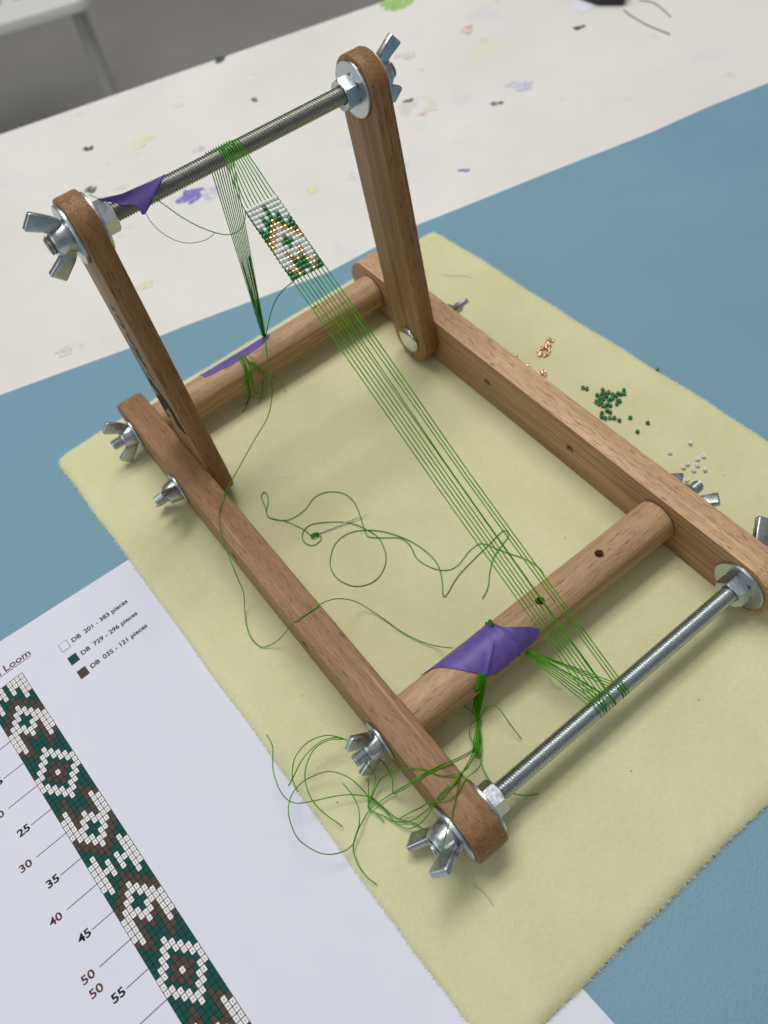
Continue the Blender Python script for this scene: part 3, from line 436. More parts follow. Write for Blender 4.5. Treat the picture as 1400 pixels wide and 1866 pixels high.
text('d Loom', 'printed_title', (-148.4, 212.35), math.radians(1.5), 20.2, 4.3, M['ink_brown'], 0.012)
def quad(name, pts, material, z, parent=None):
    return place(name, mesh_from(name, [(x, y, z) for x, y in pts], [tuple(range(len(pts)))], False), material, parent or sheet_t)
quad('title_underline', [(-150.5, 211.35), (-128.4, 211.85), (-128.4, 212.2), (-150.5, 211.7)], M['ink_brown'], PZ+0.05)
def rot_rect(c, w2, h2, a):
    ca, sa = math.cos(a), math.sin(a); return [(c[0]+x*ca-y*sa, c[1]+x*sa+y*ca) for x, y in ((-w2, -h2), (w2, -h2), (w2, h2), (-w2, h2))]
for (cx, cy), m in (((-111.9, 205.05), 'p_white'), ((-111.25, 194.8), 'p_teal'), ((-110.6, 184.4), 'p_brown')):
    f = quad('legend_frame', rot_rect((cx, cy), 2.5, 2.75, A3), M['ink'], PZ+0.05)
    quad('legend_colour', rot_rect((cx, cy), 2.26, 2.5, A3), M['paper'] if m == 'p_white' else M[m], PZ+0.1, sheet_t)
ROWS = """WWWWGWWWW WWWWGWWWW WWGWGWGWW WWGGBGGWW GWGBBBGWG GGBBWBBGG GBBWWWBBG BBWWGWWBB BWWGGGWWB WWWWGWWWW WWBWWWBWW WWBBWBBWW WWBGBGBWW BWBGGGBWB GBBGGGBBG GGBGWGBGG GGGWWWGGG GGWWGWWGG GWWGBGWWG WWGBBBGWW WGBBWBBGW""".split()
def chart(r):
    while r >= 40: r -= 38
    return ROWS[r] if r <= 20 else ROWS[40-r][::-1]
CE = V((math.cos(math.radians(4.3)), math.sin(math.radians(4.3)))); CW = 2.37
def cpos(r, c): base = V((-153.85, 145.73))+V((6.42, -102.81))*((r-20)/35.0); return base+CE*(CW*c)
NR = 89; vs, fs, mi = [], [], []
def addq(a, z, m):
    i = len(vs); vs.extend([(p.x, p.y, z) for p in a]); fs.append(tuple(range(i, i+len(a)))); mi.append(m)
addq([cpos(NR, -0.05), cpos(NR, 9.05), cpos(-0.08, 9.05), cpos(-0.08, -0.05)], PZ+0.05, 0)
g = 0.065
for r in range(NR):
    for c in range(9):
        k = 'WGB'.index(chart(r)[c])
        gg = g if k == 0 else 0.05
        addq([cpos(r+1-gg, c+gg), cpos(r+1-gg, c+1-gg), cpos(r+gg, c+1-gg), cpos(r+gg, c+gg)], PZ+0.10, 1+k)
        if k == 0: addq([cpos(r+0.62, c+0.38), cpos(r+0.62, c+0.62), cpos(r+0.38, c+0.62), cpos(r+0.38, c+0.38)], PZ+0.15, 4)
me = mesh_from('printed_chart', vs, fs, False)
for k in ('ink', 'p_white', 'p_teal', 'p_brown', 'p_dot'): me.materials.append(M[k])
me.polygons.foreach_set('material_index', mi)
place('printed_chart', me, None, sheet_t)
for r in range(5, 90, 5):
    a = cpos(r, -0.02); ln = 11.0 if r % 10 else 15.6; b = a-V((math.cos(math.radians(3.5)), math.sin(math.radians(3.5))))*ln; nrm = V((0, 0.16))
    quad('tick_line', [tuple(b-nrm), tuple(a-nrm), tuple(a+nrm), tuple(b+nrm)], M['ink'], PZ+0.06)
    odd = r % 10
    p = b-V((6.6, 2.3)) if odd else b-V((8.4, 3.0))
    w = 5.9 if r >= 10 else 2.8
    nm = text(str(r), 'row_number', (p.x+(0 if r >= 10 else 3), p.y+(0.5 if odd else 0.9)), A3, w, 3.7, M['ink'] if odd else M['ink_brown'], 0.026 if odd else 0.018)
    if r == 50: text('50', 'row_number', (p.x+0.6, p.y-5.9), A3, w, 3.7, M['ink_brown'], 0.018)
# ---------------------------------------------------------------- felt pad
PADX = lambda y: (-60.8+6.0*(323.8-y)/378.0, 240.9+11.6*(325.7-y)/274.0)
NX, NY = 90, 110; vs, fs = [], []
Y0, Y1 = -70.6, 325.4
from mathutils import noise as mn
for j in range(NY+1):
    for i in range(NX+1):
        v = j/NY; u = i/NX; y = Y0+(Y1-Y0)*v; xl, xr = PADX(y); x = xl+(xr-xl)*u
        # softened corners and uneven edge
        du, dv = min(u, 1-u)*(xr-xl), min(v, 1-v)*(Y1-Y0); cr = 9.0
        if du < cr and dv < cr:
            q = V((cr-du, cr-dv)); l = q.length
            if max(q) > 0:
                k = max(q.x, q.y)/l if l > 1e-6 else 1.0
                nx_, ny_ = cr-q.x*(1-(1-k)*0.55), cr-q.y*(1-(1-k)*0.55)
                x = xl+nx_ if u < .5 else xr-nx_; y = Y0+ny_ if v < .5 else Y1-ny_
        e = min(du, dv); wob = mn.noise(V((x*0.03, y*0.03, 3.1)))*1.1 if e < 1e-6 else 0
        if e < 1e-6: x += wob*(1 if du < dv else 0); y += wob*(0 if du < dv else 1)
        z = 0.22*mn.noise(V((x*0.02, y*0.02, 0)))-0.06
        z -= 1.7*max(0, 1-e/4.5)**2
        vs.append((x, y, z))
top = len(vs)
for j in range(NY):
    for i in range(NX):
        a = j*(NX+1)+i; fs.append((a, a+1, a+NX+2, a+NX+1))
rim = [i for i in range(NX+1)]+[j*(NX+1)+NX for j in range(1, NY+1)]+[NY*(NX+1)+i for i in range(NX-1, -1, -1)]+[j*(NX+1) for j in range(NY-1, 0, -1)]
for k in rim: x, y, z = vs[k]; d = V((x-90, y-125)).normalized()*0.7; vs.append((x+d.x, y+d.y, -2.7))
for k in rim:
    x, y, z = vs[k]; d = V((x-90, y-125)).normalized()*0.9; vs.append((x+d.x, y+d.y, -3.62))
nr = len(rim)
for k in range(nr):
    a, b = rim[k], rim[(k+1) % nr]; c, d = top+k, top+(k+1) % nr
    fs.append((b, a, c, d)); fs.append((d, c, c+nr, d+nr))
fs.append(tuple(top+nr+k for k in reversed(range(nr))))
padv = list(vs)
pad = tag(place('felt_pad', mesh_from('felt_pad', vs, fs, True, 60), M['felt']), 'soft pale yellow felt pad under the wooden bead loom', 'felt pad')
# fuzz along the rim and loose fibres on the face
vs, fs = [], []
def fibre(p, d, ln, wd, curl):
    i = len(vs); d = d.normalized(); s = d.cross(V((random.uniform(-.4, .4), random.uniform(-.4, .4), 1))).normalized(); q = p+d*ln*0.55; e = p+d*ln+curl
    vs.extend([p-s*wd, p+s*wd, q-s*wd*0.8+curl*0.3, q+s*wd*0.8+curl*0.3, e]); fs.extend([(i, i+1, i+3, i+2), (i+2, i+3, i+4)])
for k in range(nr):
    a, b = V(padv[rim[k]]), V(padv[rim[(k+1) % nr]]); tn = b-a; out = V((tn.y, -tn.x, 0))
    if out.length < 1e-6: continue
    out.normalize(); ln = tn.length
    for _ in range(int(ln*9.0)+1):
        p = a.lerp(b, random.random())+V((0, 0, random.uniform(-3.2, -0.2)))+out*0.35
        d = out+tn.normalized()*random.uniform(-1.1, 1.1)+V((0, 0, random.uniform(-0.5, 0.5)))
        fibre(p, d, random.uniform(0.6, 1.9), 0.06, V((random.uniform(-.3, .3), random.uniform(-.3, .3), random.uniform(-.3, .25))))
for _ in range(15000):
    y = random.uniform(-69, 324); xl, xr = PADX(y); x = random.uniform(xl+1, xr-1); a = random.uniform(0, 6.28)
    fibre(V((x, y, -0.02+0.22*mn.noise(V((x*0.02, y*0.02, 0))))), V((math.cos(a), math.sin(a), random.uniform(0, 0.25))), random.uniform(1.0, 3.0), 0.05, V((random.uniform(-.6, .6), random.uniform(-.6, .6), random.uniform(-.25, 0.1))))
fz = place('felt_fuzz', mesh_from('felt_fuzz', vs, fs, True), M['fuzz'], pad); fz['kind'] = 'stuff'
for x, y in DATA['specks']:
    bm = bmesh.new(); bmesh.ops.create_icosphere(bm, subdivisions=1, radius=random.uniform(0.2, 0.32)); bmesh.ops.scale(bm, vec=(1.3, 0.8, 0.6), verts=bm.verts)
    place('lint_speck', mesh_bm('lint_speck', bm), M['lint'], pad, Tr(x, y, 0.2))
for P in DATA['hairs']:
    tube('loose_fibre', P, 0.10, M['hair'], pad, 6, 4)
# ================================================================ the bead loom
loom = thing('bead_loom', (80, 147, 0), 'beech wood bead loom with two raised arms and zinc threaded rods', 'bead loom')
def railframe(x): return frame((x, 0, 0), (0, 1, 0), (-1, 0, 0), (0, 0, 1))
RR = H/2
rails = []
for x in (0.0, W+T):
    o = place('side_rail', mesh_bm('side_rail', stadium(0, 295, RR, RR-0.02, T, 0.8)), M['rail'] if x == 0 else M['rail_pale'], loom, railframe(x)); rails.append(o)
cut(rails[1], [((W+T/2, 177.1, 16.0), (1, 0, 0), 2.7, 40), ((W+T/2, 110.9, 16.0), (1, 0, 0), 2.7, 40)])
cut(rails[0], [((-T/2, 177.1, 16.0), (1, 0, 0), 2.7, 40), ((-T/2, 110.9, 16.0), (1, 0, 0), 2.7, 40)])
def armframe(x, side):
    t = TH+DTH*side; c, s = math.cos(t), math.sin(t); return frame((x, D2, HB), (0, c, s), (-1, 0, 0), (0, -s, c))
def topat(side): t = TH+DTH*side; return (D2+math.cos(t)*LA, HB+math.sin(t)*LA)
arms = []
for x, side in ((TA, 0), (W, 1)):
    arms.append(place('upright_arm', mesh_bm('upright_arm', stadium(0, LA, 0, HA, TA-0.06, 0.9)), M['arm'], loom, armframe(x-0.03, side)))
def dowel(y):
    r = 11.0; pr = [(0.15, 0), (0.15, r-0.8), (0.9, r), (159.1, r), (159.85, r-0.8), (159.85, 0)]
    vs, fs = lathe(pr, 48); me = mesh_from('dowel', vs, fs, True, 35)
    bm = bmesh.new(); bm.from_mesh(me); bmesh.ops.remove_doubles(bm, verts=bm.verts, dist=1e-7); bmesh.ops.recalc_face_normals(bm, faces=bm.faces); bm.to_mesh(me); bm.free()
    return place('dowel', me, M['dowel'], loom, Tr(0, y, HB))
dw = dowel(D1); cut(dw, [((x, D1+0.6, HB+8), (0, 0.06, 1), 2.25, 18) for x in (80.2, 118.6)])
dwb = dowel(D3); cut(dwb, [((x, D3+4.4, HB+8), (0, 0.52, 1), 2.25, 20) for x in (81.2, 118.6)])
# stamp burnt into the outer face of the left arm
for st in DATA['stamp_strokes']:
    vs, fs = [], []
    for i in range(len(st)):
        p = V(st[i]); d = (V(st[min(i+1, len(st)-1)])-V(st[max(i-1, 0)])).normalized(); nrm = V((-d.y, d.x))*1.0
        vs += [(-0.02, p.x-nrm.x, p.y-nrm.y), (-0.02, p.x+nrm.x, p.y+nrm.y)]
    for i in range(len(st)-1): fs.append((2*i, 2*i+1, 2*i+3, 2*i+2))
    b = place('stamp_mark', mesh_from('stamp_mark', vs, fs, False), M['burn'], None); b.parent = arms[0]; b.matrix_parent_inverse = arms[0].matrix_world.inverted()
LG = DATA['stamp_logo']
b = place('stamp_logo', mesh_from('stamp_logo', [(-0.02, y, z) for y, z in LG], [tuple(range(len(LG)))], False), M['burn'], None); b.parent = arms[0]; b.matrix_parent_inverse = arms[0].matrix_world.inverted()
# ---- threaded parts
def screw(x0, x1, r, pitch=1.0, n=22, depth=0.62):
    vs, fs = [], []; per = 5; m = int((x1-x0)/pitch*per)
    for i in range(m+1):
        x = x0+(x1-x0)*i/m
        for k in range(n):
            q = 2*math.pi*k/n; ph = ((x/pitch)-k/n) % 1.0; tri = 1-abs(2*ph-1); tri = min(1.0, max(0.0, (tri-0.12)/0.7))
            rr = r-depth+depth*tri; e = min(x-x0, x1-x); rr -= max(0, 0.9-e)*0.7
            vs.append((x, rr*math.cos(q), rr*math.sin(q)))
    for i in range(m):
        for k in range(n): k2 = (k+1) % n; fs.append((i*n+k, (i+1)*n+k, (i+1)*n+k2, i*n+k2))
    fs.append(tuple(range(n))); fs.append(tuple(m*n+k for k in reversed(range(n))))
    return mesh_from('screw', vs, fs, True)
RO = 4.25
yL, zL = topat(0); yR, zR = topat(1)
def axis_frame(p, d):
    d = V(d).normalized(); u = V((0, 0, 1)) if abs(d.z) < 0.9 else V((1, 0, 0)); y = u.cross(d).normalized(); z = d.cross(y); return frame(p, d, y, z)
dtop = V((1, (yR-yL)/W, (zR-zL)/W)).normalized()
place('threaded_rod', screw(-12.0, W+12.0, RO, 1.3), M['steel'], loom, axis_frame((0, yL, zL), dtop))
place('threaded_rod', screw(-T-12.0, W+T+12.0, RO, 1.3), M['rod'], loom, axis_frame((0, 0, HB), (1, 0, 0)))
def washer_me(R, r, t):
    vs, fs = ring([(0, r), (0, R-0.35), (0.3, R), (t-0.3, R), (t, R-0.35), (t, r)], 48); return mesh_from('washer', vs, fs, True, 30)
def nut_me(af, t, r):
    n = 72; vs, fs = [], []; Rc = af/2*1.02
    for a in (0, 0.35, 0.8, t/2, t-0.8, t-0.35, t):
        lim = Rc+min(a, t-a)*1.75*0.75
        for k in range(n):
            q = 2*math.pi*k/n; s = (q+math.pi/6) % (math.pi/3)-math.pi/6; hx = af/2/math.cos(s); rr = min(hx, lim)
            vs.append((a, rr*math.cos(q), rr*math.sin(q)))
    m = 7
    for i in range(m-1):
        for k in range(n): k2 = (k+1) % n; fs.append((i*n+k, (i+1)*n+k, (i+1)*n+k2, i*n+k2))
    for a in (t-0.6, 0.6):
        for k in range(n): q = 2*math.pi*k/n; vs.append((a, r*math.cos(q), r*math.sin(q)))
    for k in range(n):
        k2 = (k+1) % n
        fs.append((6*n+k, 7*n+k, 7*n+k2, 6*n+k2)); fs.append((8*n+k, 0*n+k, 0*n+k2, 8*n+k2))
    return mesh_from('hex_nut', vs, fs, True, 22)
def wing_me(k=1.0):
    bm = bmesh.new()
    hub = [(0, 4.3), (0, 7.0), (1.0, 7.2), (5.0, 6.3), (7.0, 5.9), (7.7, 5.2), (7.7, 4.3)]
    vs, fs = ring(hub, 32); bv = [bm.verts.new(v) for v in vs]
    for f in fs: bm.faces.new([bv[i] for i in f])
    prof = [(5.0, 0.8), (8.6, 0.8), (11.2, 3.0), (16.9, 9.8), (17.0, 10.8), (11.9, 15.5), (10.9, 15.3), (7.2, 9.4), (5.0, 6.8)]
    for sg in (1, -1):
        b2 = bmesh.new(); th = 1.75
        f = b2.faces.new([b2.verts.new((a, -th, sg*r)) for r, a in prof])
        ret = bmesh.ops.extrude_face_region(b2, geom=[f]); bmesh.ops.translate(b2, vec=(0, 2*th, 0), verts=[v for v in ret['geom'] if isinstance(v, bmesh.types.BMVert)])
        bmesh.ops.recalc_face_normals(b2, faces=b2.faces)
        bmesh.ops.bevel(b2, geom=[e for e in b2.edges if abs(e.verts[0].co.y-e.verts[1].co.y) < 1e-6], offset=1.0, segments=3, affect='EDGES', profile=0.5)
        tm = bpy.data.meshes.new('t'); b2.to_mesh(tm); b2.free(); bm.from_mesh(tm); bpy.data.meshes.remove(tm)
    bmesh.ops.scale(bm, vec=(k, k, k), verts=bm.verts)
    return mesh_bm('wing_nut', bm, True, 40)
ME_WASHER = washer_me(13.3, 4.4, 1.6); ME_WASHER_S = washer_me(9.8, 2.8, 1.3); ME_NUT = nut_me(13.6, 7.0, 4.28); ME_WING = wing_me(1.0); ME_WING_S = wing_me(0.93); ME_WING_L = wing_me(1.13)
ME_STUB = screw(0, 15.0, 3.2, 0.95, 16, 0.45)
def hw(me, name, p, d, material, roll=0.0):
    return place(name, me, material, loom, axis_frame(p, d) @ Matrix.Rotation(roll, 4, 'X'))
def wingroll(d, phi):
    """roll so that the wings (local Z) point along world (0, cos phi, sin phi)"""
    fr = axis_frame((0, 0, 0), d); u = V((0, math.cos(phi), math.sin(phi))); y = fr.col[1].to_3d(); z = fr.col[2].to_3d(); return math.atan2(-u.dot(y), u.dot(z))
def outer(p, sx, phi, small=False):
    d = (sx, 0, 0); ph = math.radians(phi)
    hw(ME_WASHER_S if small else ME_WASHER, 'washer', p, d, M['zinc'], random.uniform(0, 6))
    q = V(p)+V(d)*(1.3 if small else 1.6)
    hw(ME_WING_S if small else (ME_WING_L if abs(p[1]) < 1 else ME_WING), 'wing_nut', q, d, M['zinc_dull'], wingroll(d, ph))
    if small: hw(ME_STUB, 'bolt', V(p)+V(d)*0.2, d, M['zinc'])
outer((-0.05, yL, zL), -1, 88); outer((W+0.05, yR, zR), 1, 96)
outer((-T-0.05, 0, HB), -1, 132); outer((W+T+0.05, 0, HB), 1, 32)
outer((-T-0.05, D1, HB), -1, 76, True); outer((W+T+0.05, D1, HB), 1, 168, True)
outer((-T-0.05, D3+3.5, HB), -1, 80, True); outer((W+T+0.05, D3+3.5, HB), 1, 60, True)
outer((-T-0.05, D2, HB), -1, 124, True); outer((W+T+0.05, D2, HB), 1, 128, True)
for p, d, ro in (((TA+0.05, yL, zL), (1, 0, 0), 0.25), ((W-TA-0.05, yR, zR), (-1, 0, 0), 0.15), ((0.05, 0, HB), (1, 0, 0), 0.62), ((W-0.05, 0, HB), (-1, 0, 0), 0.30)):
    hw(ME_WASHER, 'washer', p, d, M['zinc'], 1.0); hw(ME_NUT, 'hex_nut', V(p)+V(d)*1.6, d, M['zinc'], ro)
pr = [(0.0, 8.2), (0.5, 8.6)]+[(0.5+2.4*math.sin(a), 8.6*math.cos(a)) for a in [i*math.pi/2/10 for i in range(1, 10)]]+[(2.9, 0.001)]
vs, fs = lathe(pr, 40); ME_DOME = mesh_from('carriage_bolt', vs, fs, True, 60)
hw(ME_DOME, 'carriage_bolt', (TA+0.02, D2, HB), (1, 0, 0), M['dome']); hw(ME_DOME, 'carriage_bolt', (W-TA-0.02, D2, HB), (-1, 0, 0), M['dome'])
# ================================================================ warp and beadwork
WD = V((0, YT, ZT-HB)); SL = WD.length; WD.normalize(); WN = V((0, -WD.z, WD.y))
def wp(x, s, h=3.15): return V((x, 0, HB))+WD*s+WN*h
warp = thing('warp', (76, 130, 16), 'green warp threads stretched from the top rod over the front dowel to the front rod', 'warp threads')
BX = [64.5, 66.3, 68.0, 69.7, 71.4, 73.0, 73.5, 78.3, 79.9, 81.4]
MX = [65.3, 67.1, 69.0, 70.7, 72.4, 74.5, 74.8, 78.2, 79.7, 81.4]
for i in range(10):
    xt, xb = 68.1+1.79*i, 67.0+1.84*i
    fx = 75.2+i*1.06; bx = 70.0+i*1.35
    P = [V((81.2+0.25*(i-4.5), D3+6.6, 24.0)), V((81.2+0.22*(i-4.5), D3+5.4, 27.5))]
    RW = 4.0
    ea = P[-1]; eb = V((bx, YT+RW, ZT-2.0))
    P += [ea.lerp(eb, 0.12)+V((random.uniform(-.3, .3), 0, 0)), ea.lerp(eb, 0.5), eb]
    for k in range(10):
        q = math.radians(8+k*(112/9)); P.append(V((bx+(fx-bx)*k/9, YT+RW*math.cos(q), ZT+RW*math.sin(q))))
    P += [wp(fx+(xt-fx)*0.45, SL-12, 4.0), wp(xt, 269.5), wp((xt+xb)/2, 250), wp(xb, 229.5), wp(xb+(MX[i]-xb)*0.55, 165, 3.2), wp(MX[i], 118, 3.25), wp(MX[i]+(BX[i]-MX[i])*0.6, 55, 3.5), wp(BX[i], 3.5, 4.15)]
    for k in range(12):
        q = math.radians(k*20); P.append(V((BX[i]+0.10*k, -RW*math.sin(q), HB+RW*math.cos(q))))
    tx = 60.6+i*0.34; rz = 18.6-abs(i-4)*0.6
    e = V((tx, 38.4, rz)); s0 = P[-1]
    P += [s0.lerp(e, 0.5)+V((0, 0, 0.4)), e, V((tx-2.2, 39.6, rz+2.0))]
    # straight runs stay straight: densify only the bends
    tube('warp_thread', P, 0.26, M['thread'], warp, 5, 5)
tube('warp_knot', [(80.4, D3+5.2, 26.6), (82.2, D3+4.4, 27.6), (81.6, D3+6.6, 27.8), (80.2, D3+5.8, 28.0), (81.8, D3+4.8, 28.6), (81.2, D3+5.6, 31)], 0.55, M['thread_dark'], warp, 6, 6)
bundle_a, bundle_b = V((81.2, D3+5.4, 27.5)), V((76, YT+3.2, ZT-1))
for k in range(6):
    o = V((random.uniform(-.5, .5), random.uniform(-.4, .4), 0)); e = bundle_a.lerp(bundle_b, 0.5)+V((random.uniform(-3, 3), 0, 0))
    tube('warp_strand', [bundle_a+o*0.6, bundle_a.lerp(e, 0.4)+o, bundle_a.lerp(e, 0.75)+o*0.8, e], 0.2, M['thread_dark'], warp, 6, 5)
strip = thing('bead_strip', wp(75.5, 250, 2.0), 'woven strip of white, green and rose gold beads hanging on the warp', 'beadwork')
vs, fs = ring([(-0.82, 0.42), (-0.88, 0.62), (-0.82, 0.96), (-0.60, 1.12), (0.60, 1.12), (0.82, 0.96), (0.88, 0.62), (0.82, 0.42)], 14)
BEAD = {}
for k in ('b_white', 'b_green', 'b_gold'):
    me = mesh_from('bead', vs, fs, True, 50); me.materials.append(M[k]); BEAD[k] = me
BK = {'W': 'b_white', 'G': 'b_green', 'B': 'b_gold'}
for r in range(17):
    row = 'WWWWWWWWW' if r == 0 else ROWS[r-1]
    for c in range(9):
        s = 268.6-r*2.27-0.13*c+0.12*math.sin(r*1.3+c*0.4); x = 68.05+(67.05-68.05)*r/16+1.79*(c+0.5)+random.uniform(-.07, .07)+0.12*math.sin(r*0.9)
        p = wp(x, s, 3.15+random.uniform(-.12, .12))
        fr = frame(p, (1, 0, 0), tuple(WD), tuple(WN)) @ Matrix.Rotation(random.uniform(-.07, .07), 4, 'Z') @ Matrix.Rotation(random.uniform(0, 6.28), 4, 'X')
        sc = random.uniform(0.96, 1.03)
        o = place('bead', BEAD[BK[row[c]]], None, strip, fr)
for xx, sg in ((67.95, -1), (84.3, 1)):
    P = []
    for r in range(17):
        s = 268.6-r*2.27-(0 if sg < 0 else 1.1); x = xx-1.0*r/16
        P += [wp(x+sg*0.05, s+0.55, 3.6), wp(x+sg*0.42, s, 3.2), wp(x+sg*0.05, s-0.55, 2.8)]
    tube('weft_edge', P, 0.17, M['thread_dark'], strip, 3, 5)
# ---------------------------------------------------------------- loose threads
def single(name, pts, r, m, label, cat, sub=6):
    return tag(tube(name, pts, r, M[m], None, sub, 5), label, cat)
single('working_thread', DATA['working_thread'], 0.27, 'thread', 'dark green thread from the bead strip looping over the left wooden rail', 'thread')
nt = thing('needle_thread', (90, 150, 0.6), 'curly green thread lying in loops on the felt beside the needle', 'thread')
tube('thread_strand', DATA['needle_thread_a'], 0.25, M['thread'], nt); tube('thread_strand', DATA['needle_thread_b'], 0.25, M['thread'], nt)
tube('eye_knot', DATA['eye_knot'], 0.34, M['thread_bright'], nt, 6, 6)
a, b = V(DATA['needle'][0]), V(DATA['needle'][1])
pts = [a.lerp(b, k/14) for k in range(15)]
o = pts[0]; nv, nf = tube_data([p-o for p in pts], lambda u: 0.34*(1-0.75*max(0, (u-0.7)/0.3)), 8)
tag(place('beading_needle', mesh_from('beading_needle', nv, nf), M['needle'], None, Tr(*o)), 'thin steel beading needle lying on the yellow felt', 'needle')
single('thread_tail', DATA['tail_top'], 0.24, 'thread', 'green thread sagging from the tape on the top rod to the bead strip', 'thread')
single('thread_tail', DATA['tail_top2'], 0.15, 'thread_dark', 'loose thin thread end curling below the purple tape on the top rod', 'thread')
single('thread_tail', DATA['tail_top3'], 0.17, 'thread_dark', 'short dark thread end sticking out by the top left hex nut', 'thread')
bt = thing('thread_tuft', tuple(DATA['back_tassel'][0][0]), 'tuft of short green thread ends hanging over the back dowel', 'thread ends')
for i, P in enumerate(DATA['back_tassel']):
    tube('thread_strand', P, 0.20, M['thread_bright'] if i % 3 else M['thread'], bt, 5, 5)
    if i < 6:
        dx = random.uniform(-.8, .8); Q = [(x+dx*min(1, k/4), y-0.15, z+0.1) for k, (x, y, z) in enumerate(P[:-1])]; tube('thread_strand', Q, 0.19, M['thread_bright'], bt, 5, 5)
ftt = thing('thread_tassel', tuple(DATA['front_tassel'][0][7]), 'knotted green thread bundle trailing from the purple tape across the front of the loom', 'thread bundle')
for i, P in enumerate(DATA['front_tassel']):
    tube('thread_strand', P, 0.26, M['thread'] if i % 3 else M['thread_bright'], ftt, 5, 5)
kx, ky, kz = DATA['front_tassel'][0][7]
for k in range(10):
    e = V(DATA['front_tassel'][0][0]); q = V((random.uniform(-2.0, 2.0), random.uniform(-.8, .8), random.uniform(-.6, .6)))
    BP = [V(p) for p in DATA['front_tassel'][0][:8]]; wq = (0.4, 0.5, 0.6, 0.8, 1.0, 0.8, 0.4, 0.15)
    tube('thread_strand', [p+q*f for p, f in zip(BP, wq)], 0.27, M['thread_bright'], ftt, 5, 5)
tube('tassel_knot', [(kx+0.8*math.cos(k*1.9), ky+0.9-k*0.22, kz+0.8*math.sin(k*1.9)) for k in range(12)], 0.32, M['thread'], ftt, 4, 6)
tube('thread_stub', [(55.4, D1+5.5, HB+10.6), (55.6, D1+7.0, HB+10.6), (56.2, D1+8.6, HB+9.6)], 1.0, M['thread_dark'], ftt, 5, 8)
# ---------------------------------------------------------------- purple tape
def patch(name, poly, cy, cz, R, label, ext_lo=None, ridge=None, nx=46, nt=30, seed=0):
    xs = [p[0] for p in poly]; x0, x1 = min(xs)+0.02, max(xs)-0.02; vs, fs = [], []
    for i in range(nx+1):
        x = x0+(x1-x0)*i/nx; hit = []
        for k in range(len(poly)):
            (xa, ta), (xb, tb) = poly[k], poly[(k+1) % len(poly)]
            if (xa-x)*(xb-x) <= 0 and abs(xa-xb) > 1e-9: hit.append(ta+(tb-ta)*(x-xa)/(xb-xa))
        lo, hi = min(hit), max(hit)
        if ext_lo: lo = ext_lo(x, lo)
        for j in range(nt+1):
            th = lo+(hi-lo)*j/nt; e = min(j, nt-j, i, nx-i); lift = 0.35*max(0, 1-e/3.0)*(0.5+0.5*mn.noise(V((x*0.12, th*0.03, seed))))
            r = R+0.06+0.28*max(0, mn.noise(V((x*0.07+seed, th*0.02, 1))))+lift+(ridge(x, th) if ridge else 0)
            vs.append((x-(x0+x1)/2, r*math.cos(math.radians(th)), r*math.sin(math.radians(th))))
    for i in range(nx):
        for j in range(nt): a = i*(nt+1)+j; fs.append((a, a+nt+1, a+nt+2, a+1))
    o = place(name, mesh_from(name, vs, fs, True), M['tape'], None, Tr((x0+x1)/2, cy, cz))
    md = o.modifiers.new('thickness', 'SOLIDIFY'); md.thickness = 0.14*S; md.offset = 1.0
    return tag(o, label, 'tape')
def ridge_front(x, th):
    d = x-(57.8-((th-112)/60.0)**2*1.9); r = 0.0
    if 35 < th < 178: r += 1.3*math.exp(-(d/0.45)**2)+(0.45 if d < 0 else 0.0)*max(0, 1-abs(d)/14)
    d2 = x-(46.0-(th-109)*0.24)
    r += 1.2*math.exp(-(d2/0.9)**2)*max(0, min(1, (th-88)/14))*max(0, min(1, (150-th)/12))
    return r
patch('purple_tape', DATA['tape_front'], D1, HB, 11.15, 'purple tape wrapped with folds around the front dowel', lambda x, lo: lo-45*max(0, min(1, (x-17)/6))*max(0, min(1, (56-x)/4)) if lo < 30 else lo, ridge_front, 110, 44, 2.0)
patch('purple_tape', [(35.5, 86), (41, 93), (47.5, 93), (48.2, 98), (57, 99), (66, 98), (75, 95), (80, 88), (84, 74), (85.5, 40), (70, 20), (50, 20), (40, 25), (34.5, 50)], D3, HB, 11.05, 'purple tape strip along the top of the back dowel', None, None, 50, 16, 5.0)
R0 = DATA['tape_top']; vs, fs = [], []
nr_, nc_ = len(R0), len(R0[0])
fine = [spline(r, 3) for r in R0]; cols = []
for j in range(len(fine[0])): cols.append(spline([V(f[j])+V((0, -0.8, 0.6))*(0.35*math.sin(k*1.1+j*0.2)) for k, f in enumerate(fine)], 3))
for j, c in enumerate(cols):
    for p in c: vs.append(tuple(p-V((32, 257, 167))))
nn_ = len(cols[0])
for j in range(len(cols)-1):
    for i in range(nn_-1): a = j*nn_+i; fs.append((a, a+1, a+nn_+1, a+nn_))
tt = place('purple_tape', mesh_from('purple_tape', vs, fs, True), M['tape'], None, Tr(32, 257, 167))
md = tt.modifiers.new('thickness', 'SOLIDIFY'); md.thickness = 0.14*S; md.offset = 0
tag(tt, 'purple tape flag folded over the top rod beside the left arm', 'tape')
